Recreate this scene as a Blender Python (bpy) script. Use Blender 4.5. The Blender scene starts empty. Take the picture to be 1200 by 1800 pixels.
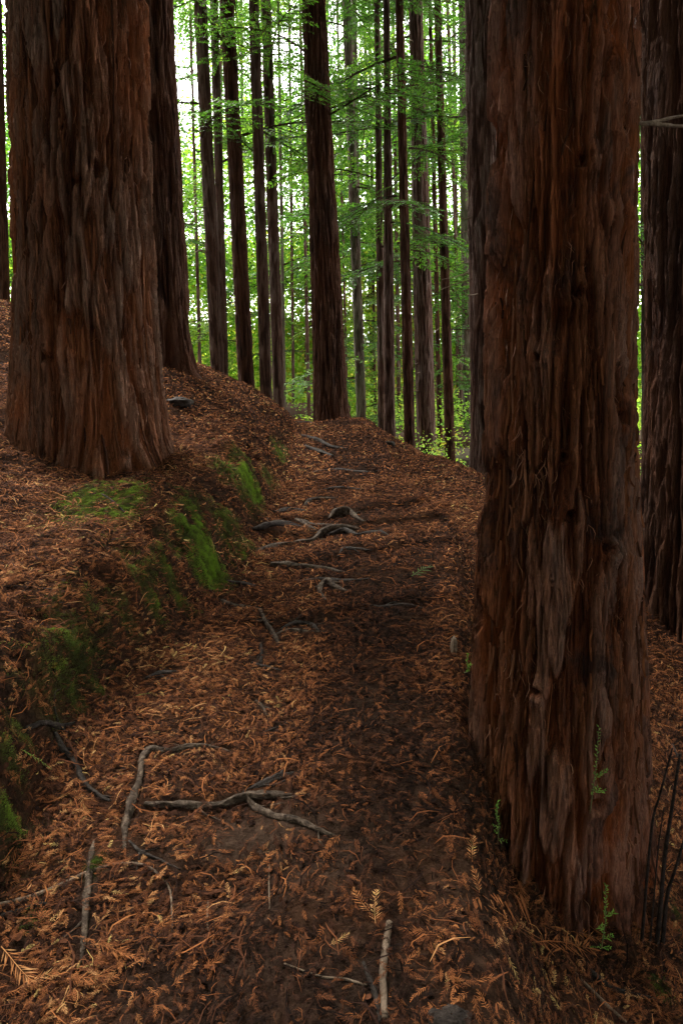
import bpy, math, random
import numpy as np
R = math.radians
rng = np.random.default_rng(7)
random.seed(7)
sc = bpy.context.scene
C = sc.collection

# ------------------------------------------------------------------ camera
EYE = 1.5
PITCH = R(10.0)
FPX = 1200.0
cam_d = bpy.data.cameras.new('camera'); cam = bpy.data.objects.new('camera', cam_d); C.objects.link(cam)
cam.location = (0, 0, EYE); cam.rotation_euler = (R(90) - PITCH, 0, 0)
cam_d.sensor_fit = 'VERTICAL'; cam_d.sensor_height = 36; cam_d.sensor_width = 24; cam_d.lens = 24
cam_d.clip_start = 0.02; cam_d.clip_end = 1000
sc.camera = cam

# ------------------------------------------------------------------ sky, sun, exposure
SUN_EL, SUN_AZ = R(52), R(-38)          # azimuth from +Y, negative = to the left
w = bpy.data.worlds.new('World'); sc.world = w; w.use_nodes = True
nt = w.node_tree; nt.nodes.clear()
wo = nt.nodes.new('ShaderNodeOutputWorld'); bg = nt.nodes.new('ShaderNodeBackground')
sky = nt.nodes.new('ShaderNodeTexSky'); sky.sky_type = 'NISHITA'; sky.sun_disc = False
sky.sun_elevation = SUN_EL; sky.sun_rotation = SUN_AZ; sky.dust_density = 3.0
mixc = nt.nodes.new('ShaderNodeMixRGB'); mixc.blend_type = 'MIX'
tc = nt.nodes.new('ShaderNodeTexCoord'); cn = nt.nodes.new('ShaderNodeTexNoise'); cn.inputs['Scale'].default_value = 2.2
cn.inputs['Detail'].default_value = 5
cr = nt.nodes.new('ShaderNodeMapRange'); cr.inputs['From Min'].default_value = .3; cr.inputs['From Max'].default_value = .7
cr.inputs['To Min'].default_value = .72; cr.inputs['To Max'].default_value = .97
nt.links.new(tc.outputs['Generated'], cn.inputs['Vector']); nt.links.new(cn.outputs['Fac'], cr.inputs['Value'])
nt.links.new(cr.outputs[0], mixc.inputs['Fac']); nt.links.new(sky.outputs[0], mixc.inputs['Color1'])
mixc.inputs['Color2'].default_value = (9.3, 9.1, 8.9, 1)     # the cloud layer
nt.links.new(mixc.outputs[0], bg.inputs['Color']); bg.inputs['Strength'].default_value = 0.13
nt.links.new(bg.outputs[0], wo.inputs['Surface'])
sl = bpy.data.lights.new('sun', 'SUN'); sl.energy = 1.4; sl.angle = R(16); sl.color = (1, .95, .86)
so = bpy.data.objects.new('sun', sl); C.objects.link(so)
so.rotation_euler = (R(90) - SUN_EL, 0, math.pi - SUN_AZ)
so.location = (-10, 12, 40)
sc.view_settings.view_transform = 'Standard'; sc.view_settings.look = 'None'; sc.view_settings.gamma = 1
sc.view_settings.use_curve_mapping = False
sc.view_settings.exposure = 3.2
sc.cycles.max_bounces = 6; sc.cycles.diffuse_bounces = 4; sc.cycles.glossy_bounces = 2
sc.cycles.transmission_bounces = 4; sc.cycles.transparent_max_bounces = 4
sc.cycles.use_denoising = True; sc.cycles.denoising_prefilter = 'NONE'; sc.cycles.denoising_input_passes = 'RGB_ALBEDO_NORMAL'
sc.cycles.sample_clamp_indirect = 8

# ------------------------------------------------------------------ noise
_perm = np.random.default_rng(3).permutation(256).astype(np.int64)
_g = np.random.default_rng(4).normal(size=(256, 3)); _g /= np.linalg.norm(_g, axis=1)[:, None]
def P(x, y, z=0.0):
    x, y, z = np.broadcast_arrays(np.asarray(x, float), np.asarray(y, float), np.asarray(z, float))
    xi = np.floor(x).astype(np.int64); yi = np.floor(y).astype(np.int64); zi = np.floor(z).astype(np.int64)
    xf = x - xi; yf = y - yi; zf_ = z - zi
    u = xf*xf*xf*(xf*(xf*6-15)+10); v = yf*yf*yf*(yf*(yf*6-15)+10); t = zf_*zf_*zf_*(zf_*(zf_*6-15)+10)
    def gr(a, b, c):
        h = _perm[(_perm[(_perm[(xi+a) & 255] + yi + b) & 255] + zi + c) & 255]
        g = _g[h]
        return g[..., 0]*(xf-a) + g[..., 1]*(yf-b) + g[..., 2]*(zf_-c)
    x00 = gr(0,0,0)*(1-u)+gr(1,0,0)*u; x10 = gr(0,1,0)*(1-u)+gr(1,1,0)*u
    x01 = gr(0,0,1)*(1-u)+gr(1,0,1)*u; x11 = gr(0,1,1)*(1-u)+gr(1,1,1)*u
    return ((x00*(1-v)+x10*v)*(1-t) + (x01*(1-v)+x11*v)*t) * 1.6
def sstep(a, b, x):
    t = np.clip((x-a)/(b-a), 0, 1); return t*t*(3-2*t)

# ------------------------------------------------------------------ terrain height
_xl = ([0, 1.8, 2.6, 3.2, 3.9, 5, 6.5, 8, 10.5], [-1.0, -.95, -1.05, -.9, -.75, -.64, -.62, -.7, -.75])
_xr = ([0, 2, 2.7, 3.8, 4.8, 6.5, 8, 10.5], [.35, .42, .5, .73, .8, .6, .5, .42])
def XL(y): return np.interp(y, *_xl)
def XR(y): return np.interp(y, *_xr)
cp = []
for y in np.arange(0.0, 10.7, .7):
    l, r = float(XL(y)), float(XR(y)); z = .1*y
    cp += [(l, y, z+.02), ((l+r)/2, y, z), (r, y, z-.0)]
for y, l, zz in ((-1.5,-1.4,.2),(1,-1.27,.36),(2.2,-1.35,.52),(3.2,-1.2,.63),(4.2,-1.06,.80),(5.0,-.97,.86),(5.6,-.86,.89),(7,-1.0,1.03),(8,-1.15,1.28)):
    cp.append((l, y, zz))
cp += [(-1.7,3.3,.70),(-3,3,1.1),(-2,2,.70),(-3,1,.9),(-1.6,4.8,.84),(-1.3,5.5,.90),(-2.75,5.5,1.25),(-4,5.5,1.75),(-3.9,8,1.78),
       (-4.8,10,2.72),(-2.18,8.5,1.88),(-1.84,9,1.76),(-1.25,9.6,1.46),(-.9,10.3,1.21),(-2.0,7,1.42),(-1.5,7,1.24),(0,11.2,1.02),(-.6,11.3,.98),
       (-6,12,2.9),(-3,11.5,1.9),(-1,12.2,.75),(.2,12.2,.7),(0,14,-.2),(-3,14,.6),(2,12,-.2),(3,14,-1.2),
       (.75,10.2,.77),(1.33,10.0,.53),(2.1,10,.27),(1.24,6,.42),(2.07,4.5,.05),(1.3,4.8,.24),(1.0,3.8,.17),(1.5,3.4,-.05),
       (1.12,2.5,-.08),(.8,2.05,-.13),(.66,2.3,.02),(1.0,1.6,-.32),(.62,1.5,-.08),(1.8,2.5,-.5),(3,3,-.9),(3,5,-.22),(3,8,-.2),(4,10,-.6),
       (5,4,-1.4),(-6,3,2.2),(-6,7,2.4),(6,8,-1.3),(-1,-2,-.1),(0,-2,-.2),(1.5,-1,-.7),(4,0,-1.6),(-4,-1,1.1)]
cp = np.array(cp, float)
def tps_k(r2): return .5*r2*np.log(r2+1e-9)
_n = len(cp)
_K = tps_k(((cp[:, None, :2]-cp[None, :, :2])**2).sum(-1)) + np.eye(_n)*0.003
_Pm = np.c_[np.ones(_n), cp[:, :2]]
_A = np.zeros((_n+3, _n+3)); _A[:_n, :_n] = _K; _A[:_n, _n:] = _Pm; _A[_n:, :_n] = _Pm.T
_wt = np.linalg.solve(_A, np.r_[cp[:, 2], 0, 0, 0])
def far_z(x, y):
    fy = np.where(y < 11, .1*y, 1.1 - .5*(y-11))
    fy = np.where(y > 29, -7.9 + .12*(y-29), np.maximum(fy, -7.9))
    sx = np.where(x < 0, .32*np.minimum(-x, 45), np.maximum(-.33*x, -7))
    sx = sx*(1-.6*sstep(12, 26, y))
    return fy + sx + .6*P(x*.1, y*.1, 3.3)
def zf(x, y, detail=True):
    x = np.asarray(x, float).ravel(); y = np.asarray(y, float).ravel()
    out = np.empty_like(x)
    for i in range(0, len(x), 40000):
        a, b = x[i:i+40000], y[i:i+40000]
        r2 = (a[:, None]-cp[:, 0])**2 + (b[:, None]-cp[:, 1])**2
        out[i:i+40000] = tps_k(r2) @ _wt[:_n] + _wt[_n] + _wt[_n+1]*a + _wt[_n+2]*b
    d = np.maximum(np.maximum(np.abs(x)-5.0, y-12.5), -y-1.0)
    k = sstep(0, 3.0, d)
    out = np.where(d > 3.2, 0, out)*(1-k) + far_z(x, y)*k
    if detail:
        dl = x - XL(y); dr = x - XR(y)
        on = sstep(-.1, .1, dl)*sstep(.1, -.1, dr)*sstep(11.5, 10.5, y)
        amp = 1 - .45*on
        out += amp*(.035*P(x*2.1, y*2.1, 1) + .022*P(x*5.3, y*5.3, 2) + .012*P(x*12, y*12, 5) + .006*P(x*27, y*27, 8))
        bank = np.exp(-((dl+.18)/.2)**2)*sstep(11, 9, y)*sstep(.2, 1.2, y)
        out += bank*(.06*P(x*7, y*5, 6) + .035*P(x*17, y*13, 7) + .012*P(x*34, y*30, 9))
        # undercut-looking left bank: steep face, rounded brow; trodden trough; shoulder on the right
        wob = .06*P(y*1.7, 3.1, .5)
        yy = sstep(11, 9.3, y)*sstep(.2, 1.2, y)
        S = sstep(.02, -.12, dl+wob)*sstep(-.95, -.22, dl+wob)
        out += yy*(.75+.5*P(y*1.3, 7.7, 0))*.18*S - yy*.035*np.exp(-((dl-.12)/.16)**2)
        out -= yy*.03*np.exp(-((dl/np.maximum(XR(y)-XL(y), .3)-.5)/.28)**2)
        w2 = .05*P(y*2.1, 1.3, 4)
        out += yy*.05*np.exp(-((dr+.06+w2)/.10)**2) - yy*.17*sstep(0, .2, dr+w2)*sstep(.9, .25, dr+w2)
        lip = np.exp(-((dr-.12)/.14)**2)*sstep(10.5, 9, y)
        out += lip*.04*P(x*8, y*6, 9)
        for tx, ty, tr, hh, aw in ((.78, 2.32, .33, .05, .10), (-2.05, 5.62, .72, .04, .16)):
            q = np.hypot(x-tx, y-ty)-tr; out += hh*np.exp(-(q/aw)**2)*(.7+.9*P(x*6, y*6, 17))
        # hollow worn below the thick near root
        out -= .05*np.exp(-(((x+.28)/.25)**2 + ((y-1.72)/.13)**2))
        # shallow root steps up the path
        for ys, h in ((2.05, .02), (3.45, .03), (4.4, .035), (5.0, .05), (5.4, .05)):
            t = (y-ys)/.5
            out += on*h*np.where((t > 0) & (t < 1), 1-t, 0)*sstep(-.02, .04, y-ys)
    return out
def z1(x, y, detail=True): return float(zf([x], [y], detail)[0])
# lookup grid for the busy area
GX = np.arange(-7, 7.001, .02); GY = np.arange(.4, 13.6, .02)
_gx, _gy = np.meshgrid(GX, GY)
GZ = zf(_gx, _gy).reshape(_gx.shape)
GZX = np.gradient(GZ, .02, axis=1); GZY = np.gradient(GZ, .02, axis=0)
def bil(G, x, y):
    fx = np.clip((np.asarray(x)-GX[0])/.02, 0, len(GX)-1.001); fy = np.clip((np.asarray(y)-GY[0])/.02, 0, len(GY)-1.001)
    i = fx.astype(int); j = fy.astype(int); a = fx-i; b = fy-j
    return (G[j, i]*(1-a)+G[j, i+1]*a)*(1-b) + (G[j+1, i]*(1-a)+G[j+1, i+1]*a)*b
def ray(u, v):
    a = (u-600)/FPX; b = (v-900)/FPX
    return np.array([a, math.cos(PITCH)-b*math.sin(PITCH), -math.sin(PITCH)-b*math.cos(PITCH)])
def hit(u, v):
    d = ray(u, v); t = .9
    while t < 13.5:
        p = d*t; g = float(bil(GZ, p[0], p[1]))
        if p[2]+EYE < g: return np.array([p[0], p[1], g])
        t += .01
    p = d*10; return np.array([p[0], p[1], float(bil(GZ, p[0], p[1]))])
def aty(u, v, y):
    d = ray(u, v); t = y/d[1]; return np.array([d[0]*t, y, d[2]*t+EYE]), t

# ------------------------------------------------------------------ mesh helpers
def mesh_np(name, V, F, mat=None, parent=None, attrs=None, smooth=False, loc=None):
    V = np.asarray(V, np.float32).reshape(-1, 3)
    if loc is not None: V = V - np.asarray(loc, np.float32)
    me = bpy.data.meshes.new(name)
    F = np.asarray(F, np.int32); k = F.shape[1]
    me.vertices.add(len(V)); me.vertices.foreach_set('co', V.ravel())
    me.loops.add(F.size); me.loops.foreach_set('vertex_index', F.ravel())
    me.polygons.add(len(F)); me.polygons.foreach_set('loop_start', np.arange(0, F.size, k, dtype=np.int32))
    me.polygons.foreach_set('loop_total', np.full(len(F), k, np.int32))
    if smooth: me.polygons.foreach_set('use_smooth', np.ones(len(F), bool))
    for an, av in (attrs or {}).items():
        at = me.attributes.new(an, 'FLOAT', 'POINT'); at.data.foreach_set('value', np.asarray(av, np.float32).ravel())
    me.update(calc_edges=True)
    if mat: me.materials.append(mat)
    o = bpy.data.objects.new(name, me); C.objects.link(o)
    if parent is not None: o.parent = parent
    if loc is not None and parent is None: o.location = loc
    return o
def tag(o, label, cat, group=None, kind=None):
    if label: o['label'] = label
    if cat: o['category'] = cat
    if group: o['group'] = group
    if kind: o['kind'] = kind
    return o
def thing(name, loc, label, cat, group=None):
    o = bpy.data.objects.new(name, None); C.objects.link(o); o.location = loc; o.empty_display_size = .1
    return tag(o, label, cat, group)
def tube(pts, rad, ns=10, sub=4, rough=0.0, seed=0, flat=1.0):
    """noisy tapering tube along a Catmull-Rom curve; returns V, F(quads)"""
    pts = np.asarray(pts, float); rad = np.asarray(rad, float)
    if len(pts) > 2 and sub > 1:
        q = np.vstack([2*pts[0]-pts[1], pts, 2*pts[-1]-pts[-2]]); out = []; ro = []
        for i in range(len(pts)-1):
            p0, p1, p2, p3 = q[i], q[i+1], q[i+2], q[i+3]
            for t in np.arange(sub)/sub:
                out.append(.5*((2*p1)+(-p0+p2)*t+(2*p0-5*p1+4*p2-p3)*t*t+(-p0+3*p1-3*p2+p3)*t**3)); ro.append(rad[i]*(1-t)+rad[i+1]*t)
        out.append(pts[-1]); ro.append(rad[-1]); pts = np.array(out); rad = np.array(ro)
    n = len(pts); T = np.gradient(pts, axis=0); T /= np.linalg.norm(T, axis=1)[:, None]+1e-9
    up = np.array([0, 0, 1.0]) if abs(T[:, 2]).mean() < .8 else np.array([1.0, 0, 0])
    S = np.cross(T, up); S /= np.linalg.norm(S, axis=1)[:, None]+1e-9; U = np.cross(S, T)
    th = np.arange(ns)*2*math.pi/ns
    L = np.r_[0, np.cumsum(np.linalg.norm(np.diff(pts, axis=0), axis=1))]
    r = rad[:, None]*np.ones(ns)
    if rough:
        rr = max(rad.max(), 1e-4)
        r = r*(1 + rough*P(np.cos(th)[None, :]*1.6+seed, np.sin(th)[None, :]*1.6, L[:, None]/(rr*5)) + rough*.6*P(np.cos(th)[None, :]*4, np.sin(th)[None, :]*4+seed, L[:, None]/(rr*3)))
    V = pts[:, None, :] + S[:, None, :]*(r*np.cos(th))[..., None] + U[:, None, :]*(r*np.sin(th)*flat)[..., None]
    i = np.arange(n-1)[:, None]; j = np.arange(ns)[None, :]
    F = np.stack([i*ns+j, i*ns+(j+1) % ns, (i+1)*ns+(j+1) % ns, (i+1)*ns+j], -1).reshape(-1, 4)
    V = V.reshape(-1, 3); m = len(V)
    V = np.vstack([V, pts[0], pts[-1]])
    jj = np.arange(ns)
    c0 = np.stack([np.full(ns, m), (jj+1) % ns, jj, np.full(ns, m)], -1)[:, [0, 1, 2, 2]]
    b = (n-1)*ns
    c1 = np.stack([np.full(ns, m+1), b+jj, b+(jj+1) % ns, b+(jj+1) % ns], -1)
    # caps as quads with an extra centre vertex pairing
    caps = []
    for k in range(0, ns-1, 2):
        caps.append((m, (k+2) % ns, k+1, k)); caps.append((m+1, b+k, b+k+1, b+(k+2) % ns))
    return V, np.vstack([F, np.array(caps)])
def merge(parts):
    Vs, Fs, o = [], [], 0
    for V, F in parts:
        Vs.append(V); Fs.append(np.asarray(F)+o); o += len(V)
    return np.vstack(Vs), np.vstack(Fs)

# ------------------------------------------------------------------ materials
class NB:
    def __init__(s, name):
        s.m = bpy.data.materials.new(name); s.m.use_nodes = True; s.t = s.m.node_tree; s.n = s.t.nodes; s.n.clear()
        s.out = s.n.new('ShaderNodeOutputMaterial')
    def new(s, k, **kw):
        n = s.n.new(k)
        for a, b in kw.items(): setattr(n, a, b)
        return n
    def link(s, a, b): s.t.links.new(a, b)
    def noise(s, vec, scale, detail=4, rough=.55, dist=0):
        n = s.new('ShaderNodeTexNoise'); n.inputs['Scale'].default_value = scale; n.inputs['Detail'].default_value = detail
        n.inputs['Roughness'].default_value = rough; n.inputs['Distortion'].default_value = dist
        s.link(vec, n.inputs['Vector']); return n.outputs['Fac']
    def mapping(s, vec, sc_):
        n = s.new('ShaderNodeMapping'); n.inputs['Scale'].default_value = sc_; s.link(vec, n.inputs['Vector']); return n.outputs[0]
    def ramp(s, fac, stops):
        n = s.new('ShaderNodeValToRGB'); e = n.color_ramp.elements
        while len(e) > 1: e.remove(e[-1])
        e[0].position, e[0].color = stops[0][0], (*stops[0][1], 1)
        for p, c in stops[1:]:
            x = e.new(p); x.color = (*c, 1)
        s.link(fac, n.inputs['Fac']); return n.outputs['Color']
    def rng(s, v, a, b, c=0, d=1):
        n = s.new('ShaderNodeMapRange'); s.link(v, n.inputs['Value'])
        for k, x in zip(('From Min', 'From Max', 'To Min', 'To Max'), (a, b, c, d)): n.inputs[k].default_value = x
        return n.outputs[0]
    def mix(s, f, a, b, mode='MIX'):
        n = s.new('ShaderNodeMixRGB', blend_type=mode)
        for k, x in (('Fac', f), ('Color1', a), ('Color2', b)):
            if isinstance(x, (int, float)): n.inputs[k].default_value = x
            elif isinstance(x, tuple): n.inputs[k].default_value = (*x, 1)
            else: s.link(x, n.inputs[k])
        return n.outputs[0]
    def math(s, op, a, b):
        n = s.new('ShaderNodeMath', operation=op)
        for k, x in ((0, a), (1, b)):
            if isinstance(x, (int, float)): n.inputs[k].default_value = x
            else: s.link(x, n.inputs[k])
        return n.outputs[0]
    def attr(s, name): n = s.new('ShaderNodeAttribute', attribute_name=name); return n.outputs['Fac']
    def obj(s): return s.new('ShaderNodeTexCoord').outputs['Object']
    def bsdf(s, col, rough=.8, bump=None, bstr=.5, bdist=.01, spec=.3):
        b = s.new('ShaderNodeBsdfPrincipled')
        if isinstance(col, tuple): b.inputs['Base Color'].default_value = (*col, 1)
        else: s.link(col, b.inputs['Base Color'])
        if isinstance(rough, (int, float)): b.inputs['Roughness'].default_value = rough
        else: s.link(rough, b.inputs['Roughness'])
        b.inputs['Specular IOR Level'].default_value = spec
        if bump is not None:
            n = s.new('ShaderNodeBump'); n.inputs['Strength'].default_value = bstr; n.inputs['Distance'].default_value = bdist
            s.link(bump, n.inputs['Height']); s.link(n.outputs[0], b.inputs['Normal'])
        return b
    def done(s, b): s.link(b.outputs[0], s.out.inputs['Surface']); return s.m

def bark_mat(name, deep, mid, crest, rust, wid, grey=(.16,.13,.115), rusty=.5, greyness=.5, char=.0, tint_green=0):
    k_ = .92 if name == 'bark_near' else (.95 if name == 'bark_left' else .95); deep, mid, crest, rust, grey = [tuple(x*k_ for x in c) for c in (deep, mid, crest, rust, grey)]
    b = NB(name); o = b.obj(); rd = b.attr('ridge')
    f = 1.0/wid
    n1 = b.noise(b.mapping(o, (f*2.1, f*2.1, f*.13)), 1, 6, .7, .5)
    n2 = b.noise(b.mapping(o, (f*7, f*7, f*.5)), 1, 3, .65)
    big = b.noise(b.mapping(o, (1.7, 1.7, .8)), 1, 4, .6)
    big2 = b.noise(b.mapping(o, (3.1, 3.1, .55)), 1, 5, .7, .8)
    col = b.ramp(rd, [(.20, deep), (.44, mid), (.80, crest)])  # weathered crests are lighter; near-black deep stop paints furrow shade into the colour
    col = b.mix(b.rng(n1, .35, .65), b.mix(1.0, col, (.42, .38, .36), 'MULTIPLY'), b.mix(.45, col, rust))
    col = b.mix(b.math('MULTIPLY', b.rng(big, .45, .62), rusty), col, rust)
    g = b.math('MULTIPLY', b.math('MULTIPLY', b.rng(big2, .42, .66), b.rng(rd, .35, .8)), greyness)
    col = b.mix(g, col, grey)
    if char: col = b.mix(b.math('MULTIPLY', b.rng(b.noise(b.mapping(o, (2.3, 2.3, 1.1)), 1.3, 5, .7, 1.), .52, .62), char), col, (.012, .011, .012))
    if tint_green: col = b.mix(b.math('MULTIPLY', b.rng(b.noise(b.mapping(o, (3, 3, .7)), 1, 4), .45, .7), tint_green), col, (.05, .09, .03))
    col = b.mix(b.rng(n2, .25, .75, 0, .8), b.mix(1.0, col, (.38, .34, .32), 'MULTIPLY'), b.mix(1.0, col, (1.45, 1.36, 1.3), 'MULTIPLY'))
    h = b.math('ADD', b.math('MULTIPLY', n1, .6), b.math('MULTIPLY', n2, .5))
    return b.done(b.bsdf(col, .82, h, 1.0, wid*.5, .06))
M = {}
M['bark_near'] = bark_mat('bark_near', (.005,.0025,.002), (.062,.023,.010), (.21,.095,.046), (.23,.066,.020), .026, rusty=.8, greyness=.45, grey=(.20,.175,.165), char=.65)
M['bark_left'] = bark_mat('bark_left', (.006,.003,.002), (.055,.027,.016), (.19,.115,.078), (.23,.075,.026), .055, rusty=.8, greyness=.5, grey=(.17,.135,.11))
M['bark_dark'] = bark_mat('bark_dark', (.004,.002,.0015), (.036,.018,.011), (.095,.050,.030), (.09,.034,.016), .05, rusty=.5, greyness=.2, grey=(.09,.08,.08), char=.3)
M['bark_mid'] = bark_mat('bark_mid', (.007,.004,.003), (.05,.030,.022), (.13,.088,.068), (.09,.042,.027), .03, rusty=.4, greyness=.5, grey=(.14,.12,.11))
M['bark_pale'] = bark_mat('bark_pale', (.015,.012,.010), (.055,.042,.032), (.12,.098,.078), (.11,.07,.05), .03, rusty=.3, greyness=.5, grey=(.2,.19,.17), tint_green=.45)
def fiber_mat():
    b = NB('bark_fiber'); t = b.attr('tint')
    return b.done(b.bsdf(b.ramp(t, [(0, (.05,.022,.012)), (.5, (.16,.062,.028)), (.85, (.22,.10,.045)), (1, (.27,.17,.10))]), .75))
M['fiber'] = fiber_mat()
def strip_mat():
    b = NB('bark_strip'); t = b.attr('tint'); o = b.obj()
    n = b.noise(b.mapping(o, (160, 160, 9)), 1, 4, .65)
    col = b.ramp(t, [(0, (.03,.013,.008)), (.3, (.09,.034,.015)), (.6, (.18,.066,.027)), (.8, (.19,.09,.05)), (1, (.24,.15,.09))])
    col = b.mix(b.rng(n, .35, .65), b.mix(1.0, col, (.4, .36, .34), 'MULTIPLY'), col)
    return b.done(b.bsdf(col, .85, n, .8, .004, .05))
M['strip'] = strip_mat()
def ground_mat():
    b = NB('forest_soil'); o = b.obj(); ms = b.attr('moss'); bare = b.attr('bare')
    n1 = b.noise(o, 3.1, 6, .65); n2 = b.noise(o, 26, 6, .7, .4); n3 = b.noise(o, 110, 4, .7)
    dark = b.ramp(n2, [(.3, (.004,.0025,.002)), (.5, (.020,.012,.009)), (.7, (.048,.027,.018))])
    soil = b.ramp(n2, [(.3, (.022,.014,.010)), (.55, (.058,.036,.025)), (.75, (.095,.060,.042))])
    col = b.mix(b.rng(n1, .45, .62), dark, b.mix(.4, dark, (.06,.026,.013)))
    col = b.mix(bare, col, soil)
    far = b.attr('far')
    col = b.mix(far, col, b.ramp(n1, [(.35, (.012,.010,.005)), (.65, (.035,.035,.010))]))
    mossc = b.ramp(n3, [(.3, (.022,.030,.008)), (.7, (.07,.12,.015))])
    col = b.mix(b.math('MULTIPLY', ms, b.rng(n2, .3, .5)), col, mossc)
    h = b.math('ADD', b.math('MULTIPLY', n2, 1.0), b.math('MULTIPLY', n3, .4))
    df = b.new('ShaderNodeBsdfDiffuse'); df.inputs['Roughness'].default_value = .6; b.link(col, df.inputs['Color'])
    bp = b.new('ShaderNodeBump'); bp.inputs['Strength'].default_value = .8; bp.inputs['Distance'].default_value = .02
    b.link(h, bp.inputs['Height']); b.link(bp.outputs[0], df.inputs['Normal'])
    return b.done(df)
M['ground'] = ground_mat()
def litter_mat():
    b = NB('dry_redwood_litter'); t = b.attr('tint')
    col = b.ramp(t, [(0, (.008,.005,.004)), (.2, (.022,.011,.008)), (.42, (.070,.028,.015)), (.64, (.165,.058,.023)), (.84, (.27,.105,.038)), (.95, (.38,.20,.085)), (1, (.40,.28,.10))])
    n = b.noise(b.obj(), 60, 3)
    col = b.mix(b.rng(n, .3, .7, 0, .45), col, b.mix(1.0, col, (.5,.45,.45), 'MULTIPLY'))
    p = b.bsdf(col, .9, spec=.02)
    return b.done(p)
M['litter'] = litter_mat()
def leaf_mat(name, stops, tr=.45, rough=.6):
    b = NB(name); t = b.attr('tint'); col = b.ramp(t, stops)
    p = b.bsdf(col, rough, spec=.3)
    tl = b.new('ShaderNodeBsdfTranslucent'); b.link(b.mix(1.0, col, (1.25,1.4,.6), 'MULTIPLY'), tl.inputs['Color'])
    mx = b.new('ShaderNodeMixShader'); mx.inputs[0].default_value = tr
    b.link(p.outputs[0], mx.inputs[1]); b.link(tl.outputs[0], mx.inputs[2])
    b.link(mx.outputs[0], b.out.inputs['Surface']); return b.m
M['needle'] = leaf_mat('redwood_needles', [(0, (.025,.06,.016)), (.5, (.05,.12,.022)), (.85, (.09,.18,.028)), (1, (.16,.22,.04))], .45)
M['wood_far'] = leaf_mat('valley_foliage', [(0, (.025,.075,.018)), (.35, (.085,.20,.03)), (.7, (.25,.41,.06)), (.93, (.42,.52,.10)), (1, (.40,.31,.06))], .62)
M['fresh'] = leaf_mat('fresh_sprout', [(0, (.07,.15,.028)), (1, (.17,.28,.05))], .35)
M['sprout_stem'] = leaf_mat('sprout_stem', [(0, (.05,.07,.02)), (1, (.09,.08,.03))], .1)
M['moss'] = leaf_mat('moss_tufts', [(0, (.030,.030,.012)), (.5, (.075,.095,.018)), (1, (.15,.25,.024))], .35, .8)
def root_mat(name, a, b_, c):
    b = NB(name); o = b.obj()
    n = b.noise(o, 30, 5, .65, .5); n2 = b.noise(o, 140, 3, .6)
    col = b.ramp(n, [(.3, a), (.5, b_), (.72, c)])
    return b.done(b.bsdf(col, .6, b.math('ADD', n, b.math('MULTIPLY', n2, .5)), .9, .008, .03))
M['root'] = root_mat('worn_root', (.010,.007,.005), (.040,.028,.020), (.12,.088,.064))
M['root_dark'] = root_mat('dark_root', (.008,.006,.005), (.022,.017,.014), (.05,.040,.034))
M['stick'] = root_mat('bare_stick', (.06,.042,.03), (.12,.085,.06), (.19,.14,.10))
M['stem'] = root_mat('dark_stem', (.008,.006,.005), (.018,.013,.011), (.035,.025,.02))
M['rock'] = root_mat('weathered_rock', (.018,.018,.015), (.045,.042,.036), (.085,.08,.068))

# ------------------------------------------------------------------ ground sheets
moss_spots = [  # photo pixels: u, v, ru, rv, strength
    (165,872,58,34,.8),(215,885,32,36,.9),(330,920,26,34,1),(350,960,32,40,1),(372,1000,28,34,1),(435,852,22,34,.85),(400,825,30,16,.6),(448,875,12,20,.8),
    (400,930,34,34,.45),(432,965,16,26,.5),(300,1022,46,26,.55),(255,1040,30,22,.4),(215,1070,30,30,.35),(135,1148,26,28,.55),(125,1212,24,28,.65),(150,1180,30,24,.4),
    (8,1440,18,36,.7),(14,1330,16,20,.35),(30,1290,18,12,.3),(492,800,12,20,.6),(470,835,12,14,.4),(60,1625,10,14,.5),(1160,1742,18,22,.8),(170,1525,10,14,.5),(1195,1620,14,26,.5),(330,870,30,10,.3)]
def moss_mask(x, y):
    m = np.zeros_like(x)
    for (u, v, ru, rv, s), (c, ax, ay) in zip(moss_spots, _mc):
        m = np.maximum(m, s*np.exp(-(((x-c[0])/ax)**2 + ((y-c[1])/ay)**2)**1.4))
    dl = x-XL(y)
    band = np.exp(-((dl+.13)/.13)**2)*sstep(1.3, 1.7, y)*sstep(8, 5.6, y)*np.clip(.08+.9*P(x*3, y*2.2, 21), 0, .45)
    m = np.maximum(m, band)
    m *= sstep(-.42, .22, P(x*9, y*9, 4)+.22)*(.75+.5*P(x*31, y*31, 2))
    return m
_mc = []
for u, v, ru, rv, s in moss_spots:
    c = hit(u, v); du = abs(hit(u+ru, v)[0]-hit(u-ru, v)[0])/2
    a = hit(u, v-rv); b_ = hit(u, v+rv); dv = min(max(abs(a[1]-b_[1])/2, .04), .5)
    _mc.append((c, max(ru/FPX*math.hypot(c[1], 1.0), .03), dv))
def bare_mask(x, y):
    m = np.zeros_like(x)
    for u, v, ax, ay, s in ((430,1475,.22,.10,.9),(640,1500,.25,.15,.25),(640,1245,.25,.12,.3),(560,1550,.2,.1,.3),(470,1160,.15,.12,.35),(520,1105,.12,.1,.3),(830,1400,.15,.2,.3),(540,950,.3,.1,.35),(800,1560,.2,.3,.25),(640,910,.3,.2,.3),(600,1700,.3,.15,.2)):
        c = hit(u, v); m = np.maximum(m, s*np.exp(-(((x-c[0])/ax)**2+((y-c[1])/ay)**2)))
    return m
xs = np.r_[-np.geomspace(3.2, 160, 46)[::-1], np.arange(-3.175, 3.18, .025), np.geomspace(3.2, 160, 46)]
ys = np.r_[-np.geomspace(1, 60, 22)[::-1], np.arange(-.9, 1.0, .1), np.arange(1.0, 11.6, .025), np.arange(11.7, 14, .1), np.geomspace(14, 260, 60)]
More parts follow.
